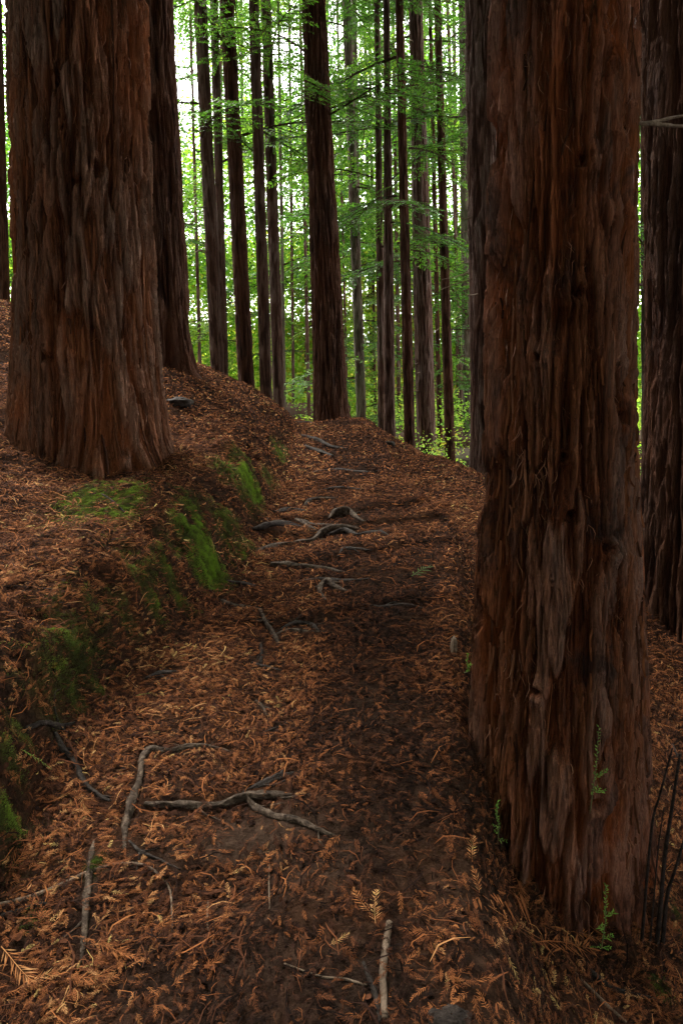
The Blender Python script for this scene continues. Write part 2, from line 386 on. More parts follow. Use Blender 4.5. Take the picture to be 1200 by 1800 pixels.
gx, gy = np.meshgrid(xs, ys); nx = len(xs); ny = len(ys)
gz = zf(gx, gy)
X, Y = gx.ravel(), gy.ravel()
mm = moss_mask(X, Y)
V = np.c_[X, Y, gz]
i = np.arange(ny-1)[:, None]; j = np.arange(nx-1)[None, :]
F = np.stack([i*nx+j, i*nx+j+1, (i+1)*nx+j+1, (i+1)*nx+j], -1).reshape(-1, 4)
fcx = V[F].mean(1)
isp = (fcx[:, 0] > XL(fcx[:, 1])-.03) & (fcx[:, 0] < XR(fcx[:, 1])+.03) & (fcx[:, 1] > -8) & (fcx[:, 1] < 11.4)
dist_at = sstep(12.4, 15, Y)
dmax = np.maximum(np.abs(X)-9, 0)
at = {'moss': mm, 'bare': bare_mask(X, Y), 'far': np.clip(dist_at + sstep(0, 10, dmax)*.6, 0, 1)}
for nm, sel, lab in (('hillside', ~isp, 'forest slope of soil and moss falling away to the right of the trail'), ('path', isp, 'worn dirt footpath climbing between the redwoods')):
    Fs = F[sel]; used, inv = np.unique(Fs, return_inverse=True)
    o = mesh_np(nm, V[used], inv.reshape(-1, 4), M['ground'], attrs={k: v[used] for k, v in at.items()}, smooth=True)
    tag(o, lab, 'path' if nm == 'path' else 'ground', kind='structure')

# ------------------------------------------------------------------ sprigs
def kite(base, d, side):
    return np.stack([base, base+.45*d+side, base+d, base+.45*d-side], -2)
def sprig_template(nl, full=.22, ang=58, wid=.018, seed=0, curl=.25, rach=.012):
    r = np.random.default_rng(seed); Q = []
    def ax(t): return np.array([t, .05*math.sin(t*3+seed), curl*(.25-(t-.5)**2)])
    for k in range(5):
        a, b = ax(k/5), ax((k+1)/5); s = np.array([0, rach*(1-k*.13), 0])
        Q.append(np.stack([a-s, a+s, b+s*.8, b-s*.8]))
    for k in range(nl):
        t = .1+.9*k/(nl-1); p = ax(t)
        L = full*math.sin(math.pi*(.16+.8*t**.9))**.6*r.uniform(.8, 1.1)
        for sgn in (-1, 1):
            if r.random() < .06: continue
            a = R(ang*(1-.5*t))+r.normal(0, .12)
            d = np.array([math.cos(a), sgn*math.sin(a), r.normal(.0, .25)-.15])*L
            sd = np.array([-d[1], d[0], 0])/L*wid*r.uniform(.7, 1.2)
            Q.append(kite(p, d, sd))
    Q = np.array(Q); return Q.reshape(-1, 3)
def stamp(T, pos, Rm, scl, tint):
    """T (k,3) quads; pos (n,3); Rm (n,3,3) columns = axes; scl (n,) or (n,3)"""
    scl = np.asarray(scl, float)
    if scl.ndim == 1: scl = scl[:, None]*np.ones(3)
    V = np.einsum('nij,nkj->nki', Rm, T[None]*scl[:, None, :]) + pos[:, None, :]
    return V.reshape(-1, 3), np.repeat(tint, len(T))
def frames(nrm, yaw, tilt=0.0, r=rng):
    n = nrm/np.linalg.norm(nrm, axis=1)[:, None]
    n = n + r.normal(0, 1, n.shape)*np.asarray(tilt)[..., None] if np.ndim(tilt) else n + r.normal(0, 1, n.shape)*tilt
    n /= np.linalg.norm(n, axis=1)[:, None]
    h = np.c_[np.cos(yaw), np.sin(yaw), np.zeros(len(yaw))]
    x = h - n*(h*n).sum(1)[:, None]; x /= np.linalg.norm(x, axis=1)[:, None]
    y = np.cross(n, x)
    return np.stack([x, y, n], -1)
def soup(name, parts, mat, parent=None, loc=None, smooth=False):
    V = np.vstack([p[0] for p in parts]); t = np.concatenate([p[1] for p in parts])
    F = np.arange(len(V)).reshape(-1, 4)
    return mesh_np(name, V, F, mat, parent, {'tint': t}, smooth, loc)
def gnormal(x, y):
    return np.c_[-bil(GZX, x, y), -bil(GZY, x, y), np.ones(len(x))]
T_full = [sprig_template(10, .24+.03*(k % 3), 55+4*(k % 3), .022+.004*(k % 2), k, .08+.08*(k % 4)) for k in range(8)]
T_mid = [sprig_template(5, .2, 50, .045, 20+k, .2+.1*k, .02) for k in range(5)]
def blade_template(seed, wid=.08, curl=.3):
    r = np.random.default_rng(seed); Q = []
    def ax(t): return np.array([t, .12*math.sin(t*4+seed), curl*(.25-(t-.5)**2)])
    n = 3
    for k in range(n):
        a, b = ax(k/n), ax((k+1)/n); wa = wid*math.sin(math.pi*(.12+.76*k/n)); wb = wid*math.sin(math.pi*(.12+.76*(k+1)/n))
        Q.append(np.stack([a-[0, wa, 0], a+[0, wa, 0], b+[0, wb, 0], b-[0, wb, 0]]))
    return np.array(Q).reshape(-1, 3)
T_blade = [blade_template(k, .05+.02*k, .1+.1*k) for k in range(4)]
T_thin = [blade_template(10+k, .010+.004*k, .1+.15*k) for k in range(4)]
T_far = [blade_template(30+k, .13, .3)[:8] for k in range(3)]

trunk_discs = []     # x, y, r  kept clear of litter
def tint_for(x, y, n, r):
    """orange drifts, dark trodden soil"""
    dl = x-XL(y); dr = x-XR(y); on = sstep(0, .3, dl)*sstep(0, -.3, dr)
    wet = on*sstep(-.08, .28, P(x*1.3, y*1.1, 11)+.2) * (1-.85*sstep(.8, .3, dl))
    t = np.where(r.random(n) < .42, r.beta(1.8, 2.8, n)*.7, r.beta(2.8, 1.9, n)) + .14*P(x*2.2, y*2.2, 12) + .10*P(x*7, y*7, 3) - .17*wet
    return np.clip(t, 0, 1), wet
def lay(n, y0, y1, temps, smin, smax, lift, tilt, seed, dark_keep=.42, dfrac=1, spread=None, tsc=1.0):
    r = np.random.default_rng(seed); out = []
    y = np.sqrt(r.random(n)*(y1**2-y0**2)+y0**2) if spread is None else r.uniform(y0, y1, n)
    x = r.uniform(-.62, .62, n)*(y+1.0)
    x = x*1.0
    keep = np.ones(n, bool)
    for (tx, ty, tr) in trunk_discs: keep &= (x-tx)**2+(y-ty)**2 > tr*tr
    tint, wet = tint_for(x, y, n, r); tint = tint*tsc
    m = moss_mask(x, y); keep &= r.random(n) > np.clip(m*1.3, 0, .93)
    b = bare_mask(x, y); keep &= r.random(n) > b*.9
    wd_ = np.maximum(XR(y)-XL(y), .3); fr_ = (x-XL(y))/wd_
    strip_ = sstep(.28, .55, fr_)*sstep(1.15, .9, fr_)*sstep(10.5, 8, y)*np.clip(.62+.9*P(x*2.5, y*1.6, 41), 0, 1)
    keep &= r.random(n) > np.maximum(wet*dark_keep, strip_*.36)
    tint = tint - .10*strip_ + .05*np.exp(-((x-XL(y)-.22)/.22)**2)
    keep &= r.random(n) < .88+.7*P(x*4.5, y*4.5, 14)+.3*P(x*13, y*13, 15)
    x, y, tint = x[keep], y[keep], tint[keep]
    rp = np.array(ROOTPTS); near = np.zeros(len(x), bool)
    for px_, py_, pr_ in rp: near |= (x-px_)**2+(y-py_)**2 < (pr_*1.0+.016)**2
    k = ~(near & (r.random(len(x)) < .9)); x, y, tint = x[k], y[k], tint[k]; n = len(x)
    z = bil(GZ, x, y)
    nrm = gnormal(x, y); yaw = r.uniform(0, 2*math.pi, n)
    slope = np.hypot(nrm[:, 0], nrm[:, 1])
    # along-contour drift on steep faces
    cont = np.arctan2(nrm[:, 0], -nrm[:, 1]); k = r.random(n) < .45
    yaw = np.where(k, cont + r.normal(0, .5, n), yaw)
    Rm = frames(nrm, yaw, tilt, r); s = r.uniform(smin, smax, n)*r.uniform(.75, 1.15, n)
    pos = np.c_[x, y, z + lift*r.random(n)**1.3 + .002] - Rm[:, :, 0]*(s*.5)[:, None]
    wch = r.integers(0, len(temps), n)
    for q, T in enumerate(temps):
        k = wch == q
        if k.any(): out.append(stamp(T, pos[k], Rm[k], s[k], tint[k]))
    return out

# ------------------------------------------------------------------ trunks
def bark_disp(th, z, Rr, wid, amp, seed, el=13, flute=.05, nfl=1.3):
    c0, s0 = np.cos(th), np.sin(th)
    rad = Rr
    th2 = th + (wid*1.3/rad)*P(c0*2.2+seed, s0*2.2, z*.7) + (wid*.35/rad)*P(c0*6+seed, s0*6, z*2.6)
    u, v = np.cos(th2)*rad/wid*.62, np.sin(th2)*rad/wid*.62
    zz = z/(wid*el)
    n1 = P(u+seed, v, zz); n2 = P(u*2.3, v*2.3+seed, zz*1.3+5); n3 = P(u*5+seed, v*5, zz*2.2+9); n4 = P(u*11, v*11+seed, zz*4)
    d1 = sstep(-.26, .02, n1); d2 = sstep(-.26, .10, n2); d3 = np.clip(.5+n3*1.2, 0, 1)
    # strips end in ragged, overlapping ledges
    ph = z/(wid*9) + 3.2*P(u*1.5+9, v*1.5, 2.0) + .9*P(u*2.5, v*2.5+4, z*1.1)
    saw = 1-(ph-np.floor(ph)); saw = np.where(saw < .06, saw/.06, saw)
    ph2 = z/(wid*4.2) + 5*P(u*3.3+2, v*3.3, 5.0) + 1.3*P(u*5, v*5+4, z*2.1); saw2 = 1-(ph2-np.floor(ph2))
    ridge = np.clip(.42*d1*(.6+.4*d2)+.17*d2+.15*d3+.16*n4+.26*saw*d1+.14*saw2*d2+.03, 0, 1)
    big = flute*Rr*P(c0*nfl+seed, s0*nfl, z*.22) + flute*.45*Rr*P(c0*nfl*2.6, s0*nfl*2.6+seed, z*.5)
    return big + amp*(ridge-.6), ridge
def make_trunk(pb, pt, rb, rt, zlev, nth, wid, amp, seed, flare=None, mat='bark_mid', parent=None, base=None, el=13, flute=.05, knots=(), rmid=None):
    """pb, pt: axis points (world); rb, rt radii at them; zlev world z levels"""
    zlev = np.asarray(zlev, float); th = np.arange(nth)*2*math.pi/nth
    t = (zlev-pb[2])/(pt[2]-pb[2])
    ax = pb[0]+(pt[0]-pb[0])*t; ay = pb[1]+(pt[1]-pb[1])*t
    r = np.where(t < 1, rb+(rt-rb)*np.clip(t, -1, 1), rt*np.clip(1-(zlev-pt[2])/45, .05, 1)) if rmid is None else np.interp(zlev, *rmid)
    TH, ZZ = np.meshgrid(th, zlev); rr = r[:, None]*np.ones(nth)
    if flare is not None: rr = rr + flare(TH, ZZ)
    d, ridge = bark_disp(TH, ZZ, max(rb, rt), wid, amp, seed, el, flute)
    for (kth, kz, kr, kd) in knots:
        dth = (TH-kth+math.pi) % (2*math.pi)-math.pi
        q = np.sqrt((dth*max(rb, rt)/kr)**2+((ZZ-kz)/kr)**2)
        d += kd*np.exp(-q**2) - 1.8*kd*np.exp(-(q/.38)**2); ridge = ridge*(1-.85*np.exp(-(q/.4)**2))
    rr = np.maximum(rr + d, .01)
    V = np.stack([ax[:, None]+rr*np.cos(TH), ay[:, None]+rr*np.sin(TH), ZZ], -1).reshape(-1, 3)
    n = len(zlev); i = np.arange(n-1)[:, None]; j = np.arange(nth)[None, :]
    F = np.stack([i*nth+j, i*nth+(j+1) % nth, (i+1)*nth+(j+1) % nth, (i+1)*nth+j], -1).reshape(-1, 4)
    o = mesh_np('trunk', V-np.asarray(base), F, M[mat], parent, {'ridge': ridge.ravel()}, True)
    return o, (lambda z_: (np.interp(z_, zlev, ax), np.interp(z_, zlev, ay), np.interp(z_, zlev, r)))

# --- crown branches
def branch_template(seed, ntw=13, step=.022, leaf=.05, lw=.011, L=1.0, droop=.28):
    r = np.random.default_rng(seed); Q = []; W = []
    def ax(t): return np.array([t, .06*math.sin(3*t+seed), .10*t-droop*t*t])*L
    for k in range(6):
        a, b = ax(k/6), ax((k+1)/6); wv = .010*(1-k/7)
        for s in (np.array([0, wv, 0]), np.array([0, 0, wv])): W.append(np.stack([a-s, a+s, b+s*.8, b-s*.8]))
    for k in range(ntw):
        t = .12+.88*k/(ntw-1); p = ax(t)
        for sg in (-1, 1):
            if r.random() < .15: continue
            ln = (.42*(1-.62*t)+.06)*r.uniform(.6, 1.15)*L; a = R(62)*(1-.35*t)+r.normal(0, .15)
            d = np.array([math.cos(a), sg*math.sin(a), -.18+r.normal(0, .1)]); d /= np.linalg.norm(d)
            side = np.cross(d, [0, 0, 1.]); side /= np.linalg.norm(side)
            nl = max(3, int(ln/step))
            s = .004*np.array([0, 0, 1.]) ; W.append(np.stack([p-s, p+s, p+d*ln+s*.3, p+d*ln-s*.3]))
            for m in range(nl):
                q = p + d*ln*(m+.5)/nl + np.array([0, 0, -.25*(ln*(m+.5)/nl)**2])
                for s2 in (-1, 1):
                    dd = (d*.55+side*s2*.8+np.array([0, 0, r.normal(-.1, .22)]))*leaf*r.uniform(.6, 1.15)
                    sd = np.cross(dd, [0, 0, 1.]); sd = sd/np.linalg.norm(sd)*lw*.5 + np.array([0, 0, r.normal(0, .3)*lw])
                    Q.append(kite(q, dd, sd))
    return np.array(Q).reshape(-1, 3), np.array(W).reshape(-1, 3)
BT_fine = [branch_template(k, 15, .016, .030, .009) for k in range(5)]
BT_mid = [branch_template(20+k, 13, .026, .048, .017) for k in range(5)]
BT_coarse = [branch_template(40+k, 9, .055, .10, .04) for k in range(4)]
def make_crown(parent, base, axis, z0, z1_, nb, Lmin, Lmax, temps, seed, tlo=.1, thi=.8, wood='bark_mid', azc=None, azw=math.pi):
    r = np.random.default_rng(seed); z = z0+(z1_-z0)*r.random(nb)**.9
    x, y, rad = axis(z); az = r.uniform(0, 2*math.pi, nb) if azc is None else azc+r.uniform(-azw, azw, nb)
    Ln = r.uniform(Lmin, Lmax, nb)*(1-.55*sstep(z0+(z1_-z0)*.55, z1_, z))
    h = np.c_[np.cos(az), np.sin(az), np.zeros(nb)]
    nrm = np.c_[np.zeros(nb), np.zeros(nb), np.ones(nb)] - h*r.normal(.05, .22, nb)[:, None] + np.c_[-np.sin(az), np.cos(az), np.zeros(nb)]*r.normal(0, .22, nb)[:, None]
    Rm = frames(nrm, az, 0.0, r); pos = np.c_[x, y, z]+h*(rad*.85)[:, None]-np.asarray(base)
    tint = r.uniform(tlo, thi, nb); wch = r.integers(0, len(temps), nb); L, W = [], []
    for q, (T, Wd) in enumerate(temps):
        k = wch == q
        if not k.any(): continue
        v, t = stamp(T, pos[k], Rm[k], Ln[k], tint[k])
        nq = len(v)//4; t = np.clip(t + np.repeat(r.normal(0, .16, nq), 4), 0, 1); L.append((v, t))
        W.append(stamp(Wd, pos[k], Rm[k], Ln[k], tint[k]*0+.5))
    V = np.vstack([a[0] for a in L+W]); t = np.concatenate([a[1] for a in L+W])
    nl = sum(len(a[0]) for a in L)//4; F = np.arange(len(V)).reshape(-1, 4)
    o = mesh_np('crown', V, F, M['needle'], parent, {'tint': t, 'ridge': t})
    o.data.materials.append(M[wood]); mi = np.zeros(len(F), np.int32); mi[nl:] = 1
    o.data.polygons.foreach_set('material_index', mi)
    return o
def fibers(parent, base, axis, z0, z1_, n, seed, azc, azw, Lm=.07, wd=.05, rbias=0.0, flare=None):
    r = np.random.default_rng(seed); z = r.uniform(z0, z1_, n); az = azc+r.uniform(-azw, azw, n)
    # clustered
    cl = P(np.cos(az)*3, np.sin(az)*3, z*2.2+seed); k = r.random(n) < .35+1.3*np.clip(cl, -.3, .6); z, az = z[k], az[k]; n = len(z)
    x, y, rad = axis(z); 
    if flare is not None: rad = rad+flare(az, z)
    h = np.c_[np.cos(az), np.sin(az), np.zeros(n)]
    pos = np.c_[x, y, z]+h*(rad+rbias+r.uniform(-.006, .008, n))[:, None]-np.asarray(base)
    tang = np.c_[-np.sin(az), np.cos(az), np.zeros(n)]
    d = np.c_[np.zeros(n), np.zeros(n), -np.ones(n)] + tang*r.normal(0, .3, n)[:, None] + h*r.normal(.12, .16, n)[:, None]
    d *= np.where(r.random(n) < .2, -1, 1)[:, None]; d /= np.linalg.norm(d, axis=1)[:, None]
    nn = h-d*(h*d).sum(1)[:, None]; nn /= np.linalg.norm(nn, axis=1)[:, None]
    Rm = np.stack([d, np.cross(nn, d), nn], -1); s = Lm*r.uniform(.4, 1.6, n)
    tint = np.clip(r.beta(2, 2.2, n), 0, 1); out = []; wch = r.integers(0, 4, n)
    for q in range(4):
        kk = wch == q
        if kk.any(): out.append(stamp(T_thin[q]*np.array([1, wd/.05, 1]), pos[kk], Rm[kk], s[kk], tint[kk]))
    o = soup('shredded_bark', out, M['fiber'], parent); o['kind'] = 'stuff'
    return o

def zlevels(lo, fine_hi, step, hi, cs):
    a = np.arange(lo, fine_hi, step); return np.r_[a, np.arange(fine_hi, hi, cs)]

def strips(parent, base, axis, z0, z1_, n, seed, azc, azw, L0, L1, W, off, flare=None):
    r = np.random.default_rng(seed); out = []
    z = r.uniform(z0, z1_, n); az = azc+r.uniform(-azw, azw, n)
    k = r.random(n) < .5+1.2*P(np.cos(az)*4, np.sin(az)*4, z*1.5+seed); z, az = z[k], az[k]; n = len(z)
    Ls = r.uniform(L0, L1, n)*r.uniform(.5, 1.2, n); Ws = W*r.uniform(.4, 1.3, n)
    m = 9; t = np.linspace(0, 1, m)
    drift = r.normal(0, .05, n)[:, None]*t + .02*np.sin(t*6+r.uniform(0, 6, n)[:, None])*r.normal(0, 1, n)[:, None]
    ZZ = z[:, None]-Ls[:, None]*t; x, y, rad = axis(ZZ.ravel()); x, y, rad = x.reshape(ZZ.shape), y.reshape(ZZ.shape), rad.reshape(ZZ.shape)
    A = az[:, None]+drift*Ls[:, None]/rad
    if flare is not None: rad = rad+flare(A, ZZ)
    lift = off+r.uniform(-.012, .006, n)[:, None]+ (t**3)*np.minimum(r.exponential(.006, n), .02)[:, None] + ((1-t)**4)*r.exponential(.004, n)[:, None]
    prof = np.sin(math.pi*np.clip(.08+.86*t, 0, 1))**.5*(1+.25*r.normal(0, 1, (n, m)))
    hw = Ws[:, None]*prof*.5/rad
    def pt(a, rr): return np.stack([x+rr*np.cos(a), y+rr*np.sin(a), ZZ], -1)-np.asarray(base)
    Lf = pt(A-hw, rad+lift-.004); Mi = pt(A, rad+lift+.003); Rt = pt(A+hw, rad+lift-.004)
    q1 = np.stack([Lf[:, :-1], Mi[:, :-1], Mi[:, 1:], Lf[:, 1:]], -2); q2 = np.stack([Mi[:, :-1], Rt[:, :-1], Rt[:, 1:], Mi[:, 1:]], -2)
    V = np.concatenate([q1.reshape(-1, 3), q2.reshape(-1, 3)]); tt = np.tile(np.repeat(np.clip(r.beta(1.6, 2.8, n), 0, .72), (m-1)*4), 2)
    o = mesh_np('bark_strips', V, np.arange(len(V)).reshape(-1, 4), M['strip'], parent, {'tint': tt}); o['kind'] = 'stuff'; return o
# right foreground redwood -----------------------------------------------------------
yb = 2.32
pB, tB = aty(974, 1500, yb); pT, tT = aty(996, 0, yb)
base = np.array([pB[0], yb, z1(pB[0], yb)-.1]); big = thing('redwood_tree', base, 'shaggy redwood trunk with rusty shredded bark filling the right foreground beside the path', 'tree', 'redwood trees')
zr = [pB[2]-.5, pB[2]+.0, pB[2]+.35, 1.15, 1.9, pT[2], 6, 30]
def rpx(v, wpx): p, t = aty(985, v, yb); return p[2], wpx/2/FPX*(t-.12)
prof = [rpx(1700, 345), rpx(1550, 312), rpx(1400, 296), rpx(1200, 285), rpx(1000, 265), rpx(850, 248), rpx(600, 234), rpx(300, 229), rpx(0, 231)]
pz = [-1.2]+[p[0] for p in prof]+[8, 30]; pr = [prof[0][1]*1.15]+[p[1] for p in prof]+[.19, .03]
def flare_r(TH, Z):
    lobes = .5+.5*np.cos(3*TH+.6)+.5*P(np.cos(TH)*2.2, np.sin(TH)*2.2, 3)
    return .075*np.clip(lobes, 0, 2)*np.exp(-np.clip(Z-(base[2]-.05), -.3, 9)/.22)
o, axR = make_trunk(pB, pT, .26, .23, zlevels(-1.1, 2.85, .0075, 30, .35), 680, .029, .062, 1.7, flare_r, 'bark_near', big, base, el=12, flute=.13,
    knots=((R(-100), 1.12, .05, .045), (R(-75), 1.02, .04, .05), (R(-62), 2.0, .045, .045), (R(-95), 2.15, .05, .04), (R(-120), .55, .04, .04), (R(-85), .2, .05, .045), (R(-60), 1.42, .05, .05), (R(-98), 1.78, .05, .05), (R(-72), 2.45, .04, .04), (R(-125), 1.6, .035, .04), (R(-105), 1.30, .03, .04)), rmid=(pz, pr))
fibers(big, base, axR, -.2, 2.9, 5200, 5, R(-95), R(115), .040, .06, .0, flare_r)
strips(big, base, axR, -.1, 2.9, 1300, 15, R(-95), R(120), .08, .32, .007, .006, flare_r)
make_crown(big, base, axR, 6.5, 22, 80, 1.8, 3.2, BT_coarse, 11)
for pts, rad in (([(1122,218),(1150,214),(1200,203),(1290,190)], .006), ([(1120,217),(1160,219),(1200,222),(1290,221)], .007)):
    q = [aty(u, v, yb+.02*k)[0]-base for k, (u, v) in enumerate(pts)]
    V_, F_ = tube(q, [rad, rad*.9, rad*.7, rad*.3], 8, 4, .3)
    mesh_np('bare_branch', V_, F_, M['stick'], big, smooth=True)
trunk_discs.append((pB[0], yb, .30))

# big left redwood -----------------------------------------------------------------------
yl = 5.62
pB, tB = aty(162, 780, yl); pT, tT = aty(137, 0, yl)
base = np.array([pB[0], yl, z1(pB[0], yl)-.15]); bigl = thing('redwood_tree', base, 'massive redwood with fluted grey-brown bark on the left bank above moss', 'tree', 'redwood trees')
def rp(v, wpx, u=150): p, t = aty(u, v, yl); return p[2], wpx/2/FPX*(t-.62)
prof = [rp(860, 300), rp(780, 275), rp(700, 266), rp(600, 252), rp(500, 242), rp(350, 238), rp(150, 236), rp(0, 236)]
pz = [0]+[p[0] for p in prof]+[10, 40]; pr = [prof[0][1]*1.1]+[p[1] for p in prof]+[.45, .05]
def flare_l(TH, Z):
    lobes = .55+.5*np.cos(5*TH+.3)+.4*np.cos(2*TH+2.2)+.9*P(np.cos(TH)*2.4, np.sin(TH)*2.4, 3)
    lobes = np.clip(lobes, 0, 2) + .9*np.exp(-((TH-R(205)+math.pi) % (2*math.pi)-math.pi)**2/.2) + 1.7*np.exp(-((TH-R(322)+math.pi) % (2*math.pi)-math.pi)**2/.12)
    return .13*lobes*np.exp(-np.clip(Z-.82, -.3, 9)/.24)
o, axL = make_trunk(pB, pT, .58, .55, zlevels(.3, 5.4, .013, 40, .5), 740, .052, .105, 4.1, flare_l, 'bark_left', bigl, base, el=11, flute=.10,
    knots=((R(-75), 2.95, .10, .05), (R(-90), 3.6, .12, .06), (R(-60), 3.05, .10, .06), (R(-100), 1.75, .09, .04), (R(-95), 2.1, .10, .04), (R(-125), 2.5, .07, -.03)), rmid=(pz, pr))
fibers(bigl, base, axL, .9, 5.2, 2600, 6, R(-80), R(100), .08, .045, -.004, flare_l)
strips(bigl, base, axL, 1.1, 5.3, 1100, 16, R(-80), R(110), .2, 1.0, .018, .014, flare_l)
make_crown(bigl, base, axL, 8, 26, 90, 2.2, 3.8, BT_coarse, 12)
trunk_discs.append((pB[0], yl, .62))

# second left redwood (dark) ----------------------------------------------------------------
def simple_tree(key, ub, vb, wb, ut, wt, y, label, mat='bark_mid', wid=.03, amp=.02, nth=110, seed=1, z0=3.2, nb=60, Lr=(1.2, 2.4), temps=None, zstep=.035, ztop=None, H=24, fl=.25, flute=.08, group='redwood trees', tints=(.1, .75), lowfrac=1, stubs=0, name='redwood_tree', wmid=None, crown=True):
    nb = int(nb*.74); wb *= .9; wt *= .9; wmid = [(v_, w_*.9) for v_, w_ in (wmid or [])]
    if temps is None and y < 14.3: temps = BT_fine; z0 = max(z0, 3.9)
    pB, tB = aty(ub, vb, y); pT, tT = aty(ut, 0, y)
    g = z1(pB[0], y); zb = min(g, pB[2])
    rb, rt = wb/2/FPX*tB, wt/2/FPX*tT
    base = np.array([pB[0]+(pT[0]-pB[0])*(g-pB[2])/(pT[2]-pB[2]), y, g-.05]); root = thing(name, base, label, 'tree', group)
    ft = pT[2]+1.0
    def fr(TH, Z): return fl*rb*np.exp(-np.clip(Z-max(g, pB[2]-.5), -.4, 99)/(rb*1.2))*(.6+.5*np.cos(4*TH+seed)+.5*P(np.cos(TH)*2+seed, np.sin(TH)*2, 1))
    rm = None
    zs = [g-.6, pB[2]]; rs = [rb*1.05, rb]
    if wmid:
        for v, w_ in wmid: p, t = aty(ub, v, y); zs.append(p[2]); rs.append(w_/2/FPX*t)
    zs += [pT[2], H+g]; rs += [rt, rt*.12]
    if zs[1] <= zs[0]: zs[0] = zs[1]-1
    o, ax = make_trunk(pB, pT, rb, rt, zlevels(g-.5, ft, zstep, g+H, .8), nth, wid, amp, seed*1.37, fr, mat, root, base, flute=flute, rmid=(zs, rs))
    if crown:
        make_crown(root, base, ax, g+z0 if z0 < 90 else z0, g+H, nb, Lr[0], Lr[1], temps or BT_mid, seed+50, tints[0], tints[1])
    r = np.random.default_rng(seed+900)
    for q in range(stubs):
        z = r.uniform(g+.8, pT[2]); x, yy, rad = ax(z); a = r.uniform(0, 2*math.pi) if q % 2 else r.uniform(R(150), R(240))
        L = r.uniform(.12, .5)*(1.8 if q % 5 == 0 else 1); h = np.array([math.cos(a), math.sin(a), 0])
        p0 = np.array([x, yy, z])+h*rad*.8-base
        V_, F_ = tube([p0, p0+h*L*.5+[0, 0, r.normal(-.02, .03)], p0+h*L+[0, 0, r.normal(-.06, .08)]], [.011, .008, .004], 5, 3, .2)
        mesh_np('dead_branch', V_, F_, M['stick'], root, smooth=True)
    return root
simple_tree('b', 296, 640, 84, 262, 84, 8.6, 'dark thick redwood standing directly behind the massive left trunk', 'bark_dark', .05, .055, 300, 21, 9.5, 46, (1.8, 3), BT_coarse, .025, fl=.4, flute=.1, wmid=((560, 84), (400, 82)))
trunk_discs.append((-2.15, 8.6, .38))
TR = [ # key, ub, vb, wb, ut, wt, y, label, mat, dict
 ('a', 383, 675, 25, 352, 23, 12.2, 'straight slim redwood just right of the dark thick trunk, pale brown bark', 'bark_mid', dict(nb=40, stubs=3)),
 ('a2', 396, 690, 15, 376, 15, 13.4, 'thin brown redwood touching the right side of the straight slim pale brown one', 'bark_mid', dict(nb=36, nth=60)),
 ('c', 434, 695, 31, 399, 26, 12.6, 'dark grooved redwood, widest trunk between the left trees and the central trunk', 'bark_dark', dict(nb=50)),
 ('d', 468, 705, 24, 446, 18, 12.4, 'reddish brown redwood leaning slightly left where the left slope meets the sky line', 'bark_mid', dict(nb=44)),
 ('e', 491, 725, 22, 467, 18, 13.6, 'redwood trunk at the left edge of the path crest beside the reddish one', 'bark_mid', dict(nb=50)),
 ('f', 583, 742, 66, 552, 42, 12.0, 'dark stout redwood standing in the centre right at the crest of the path', 'bark_dark', dict(nb=44, wid=.045, amp=.05, nth=220, wmid=((600, 58), (300, 48)), zstep=.025, fl=.3, stubs=3)),
 ('g', 636, 752, 19, 609, 17, 16, 'pale slender redwood immediately right of the central dark trunk', 'bark_pale', dict(nb=55, nth=70)),
 ('g2', 634, 752, 11, 622, 9, 19, 'very thin pale trunk tucked behind the pale slender redwood', 'bark_pale', dict(nb=50, nth=40)),
 ('h1', 671, 775, 15, 662, 11, 14.5, 'narrow redwood, left one of the crossing pair right of the path crest', 'bark_mid', dict(nb=50, nth=60)),
 ('h2', 685, 778, 22, 679, 11, 13.0, 'redwood with widened foot, right one of the crossing pair beside the path crest', 'bark_mid', dict(nb=44, nth=80)),
 ('i', 720, 790, 21, 701, 14, 12.6, 'narrow dark redwood between the crossing pair and the wide stubby-branched trunk', 'bark_dark', dict(nb=44, nth=80)),
 ('j', 749, 805, 36, 730, 26, 15.0, 'wide greyish redwood bristling with short dead side branches right of the path', 'bark_mid', dict(nb=70, nth=130, stubs=26, wmid=((400, 34),))),
 ('k', 774, 820, 10, 755, 6, 17, 'pole-thin trunk just right of the wide redwood with dead side branches', 'bark_dark', dict(nb=50, nth=36)),
 ('l', 792, 845, 20, 768, 13, 13.8, 'slim dark redwood second to the left of the shaded brown trunk behind the foreground tree', 'bark_dark', dict(nb=44, nth=70)),
 ('m', 822, 855, 18, 812, 14, 18, 'green-tinged pale redwood standing behind the gap beside the shaded brown trunk', 'bark_pale', dict(nb=60, nth=60)),
 ('n', 853, 858, 54, 842, 54, 9.8, 'brown furrowed redwood half hidden behind the left edge of the foreground trunk', 'bark_mid', dict(nb=36, nth=220, wid=.04, amp=.035, zstep=.02, stubs=7, z0=6)),
 ('r', 9, 540, 19, -6, 18, 13.0, 'dim redwood trunk at the far left edge of the slope beyond the massive one', 'bark_dark', dict(nb=46, nth=90)),
 ('p', 1133, 850, 13, 1129, 10, 12, 'thin green-lit trunk seen in the slot between the two right foreground trunks', 'bark_pale', dict(nb=40, nth=50)),
]
for k_, (key, ub, vb, wb, ut, wt, y, lab, mat, kw) in enumerate(TR):
    simple_tree(key, ub, vb, wb, ut, wt, y, lab, mat, seed=30+k_, **kw)
    p, _ = aty(ub, vb, y)
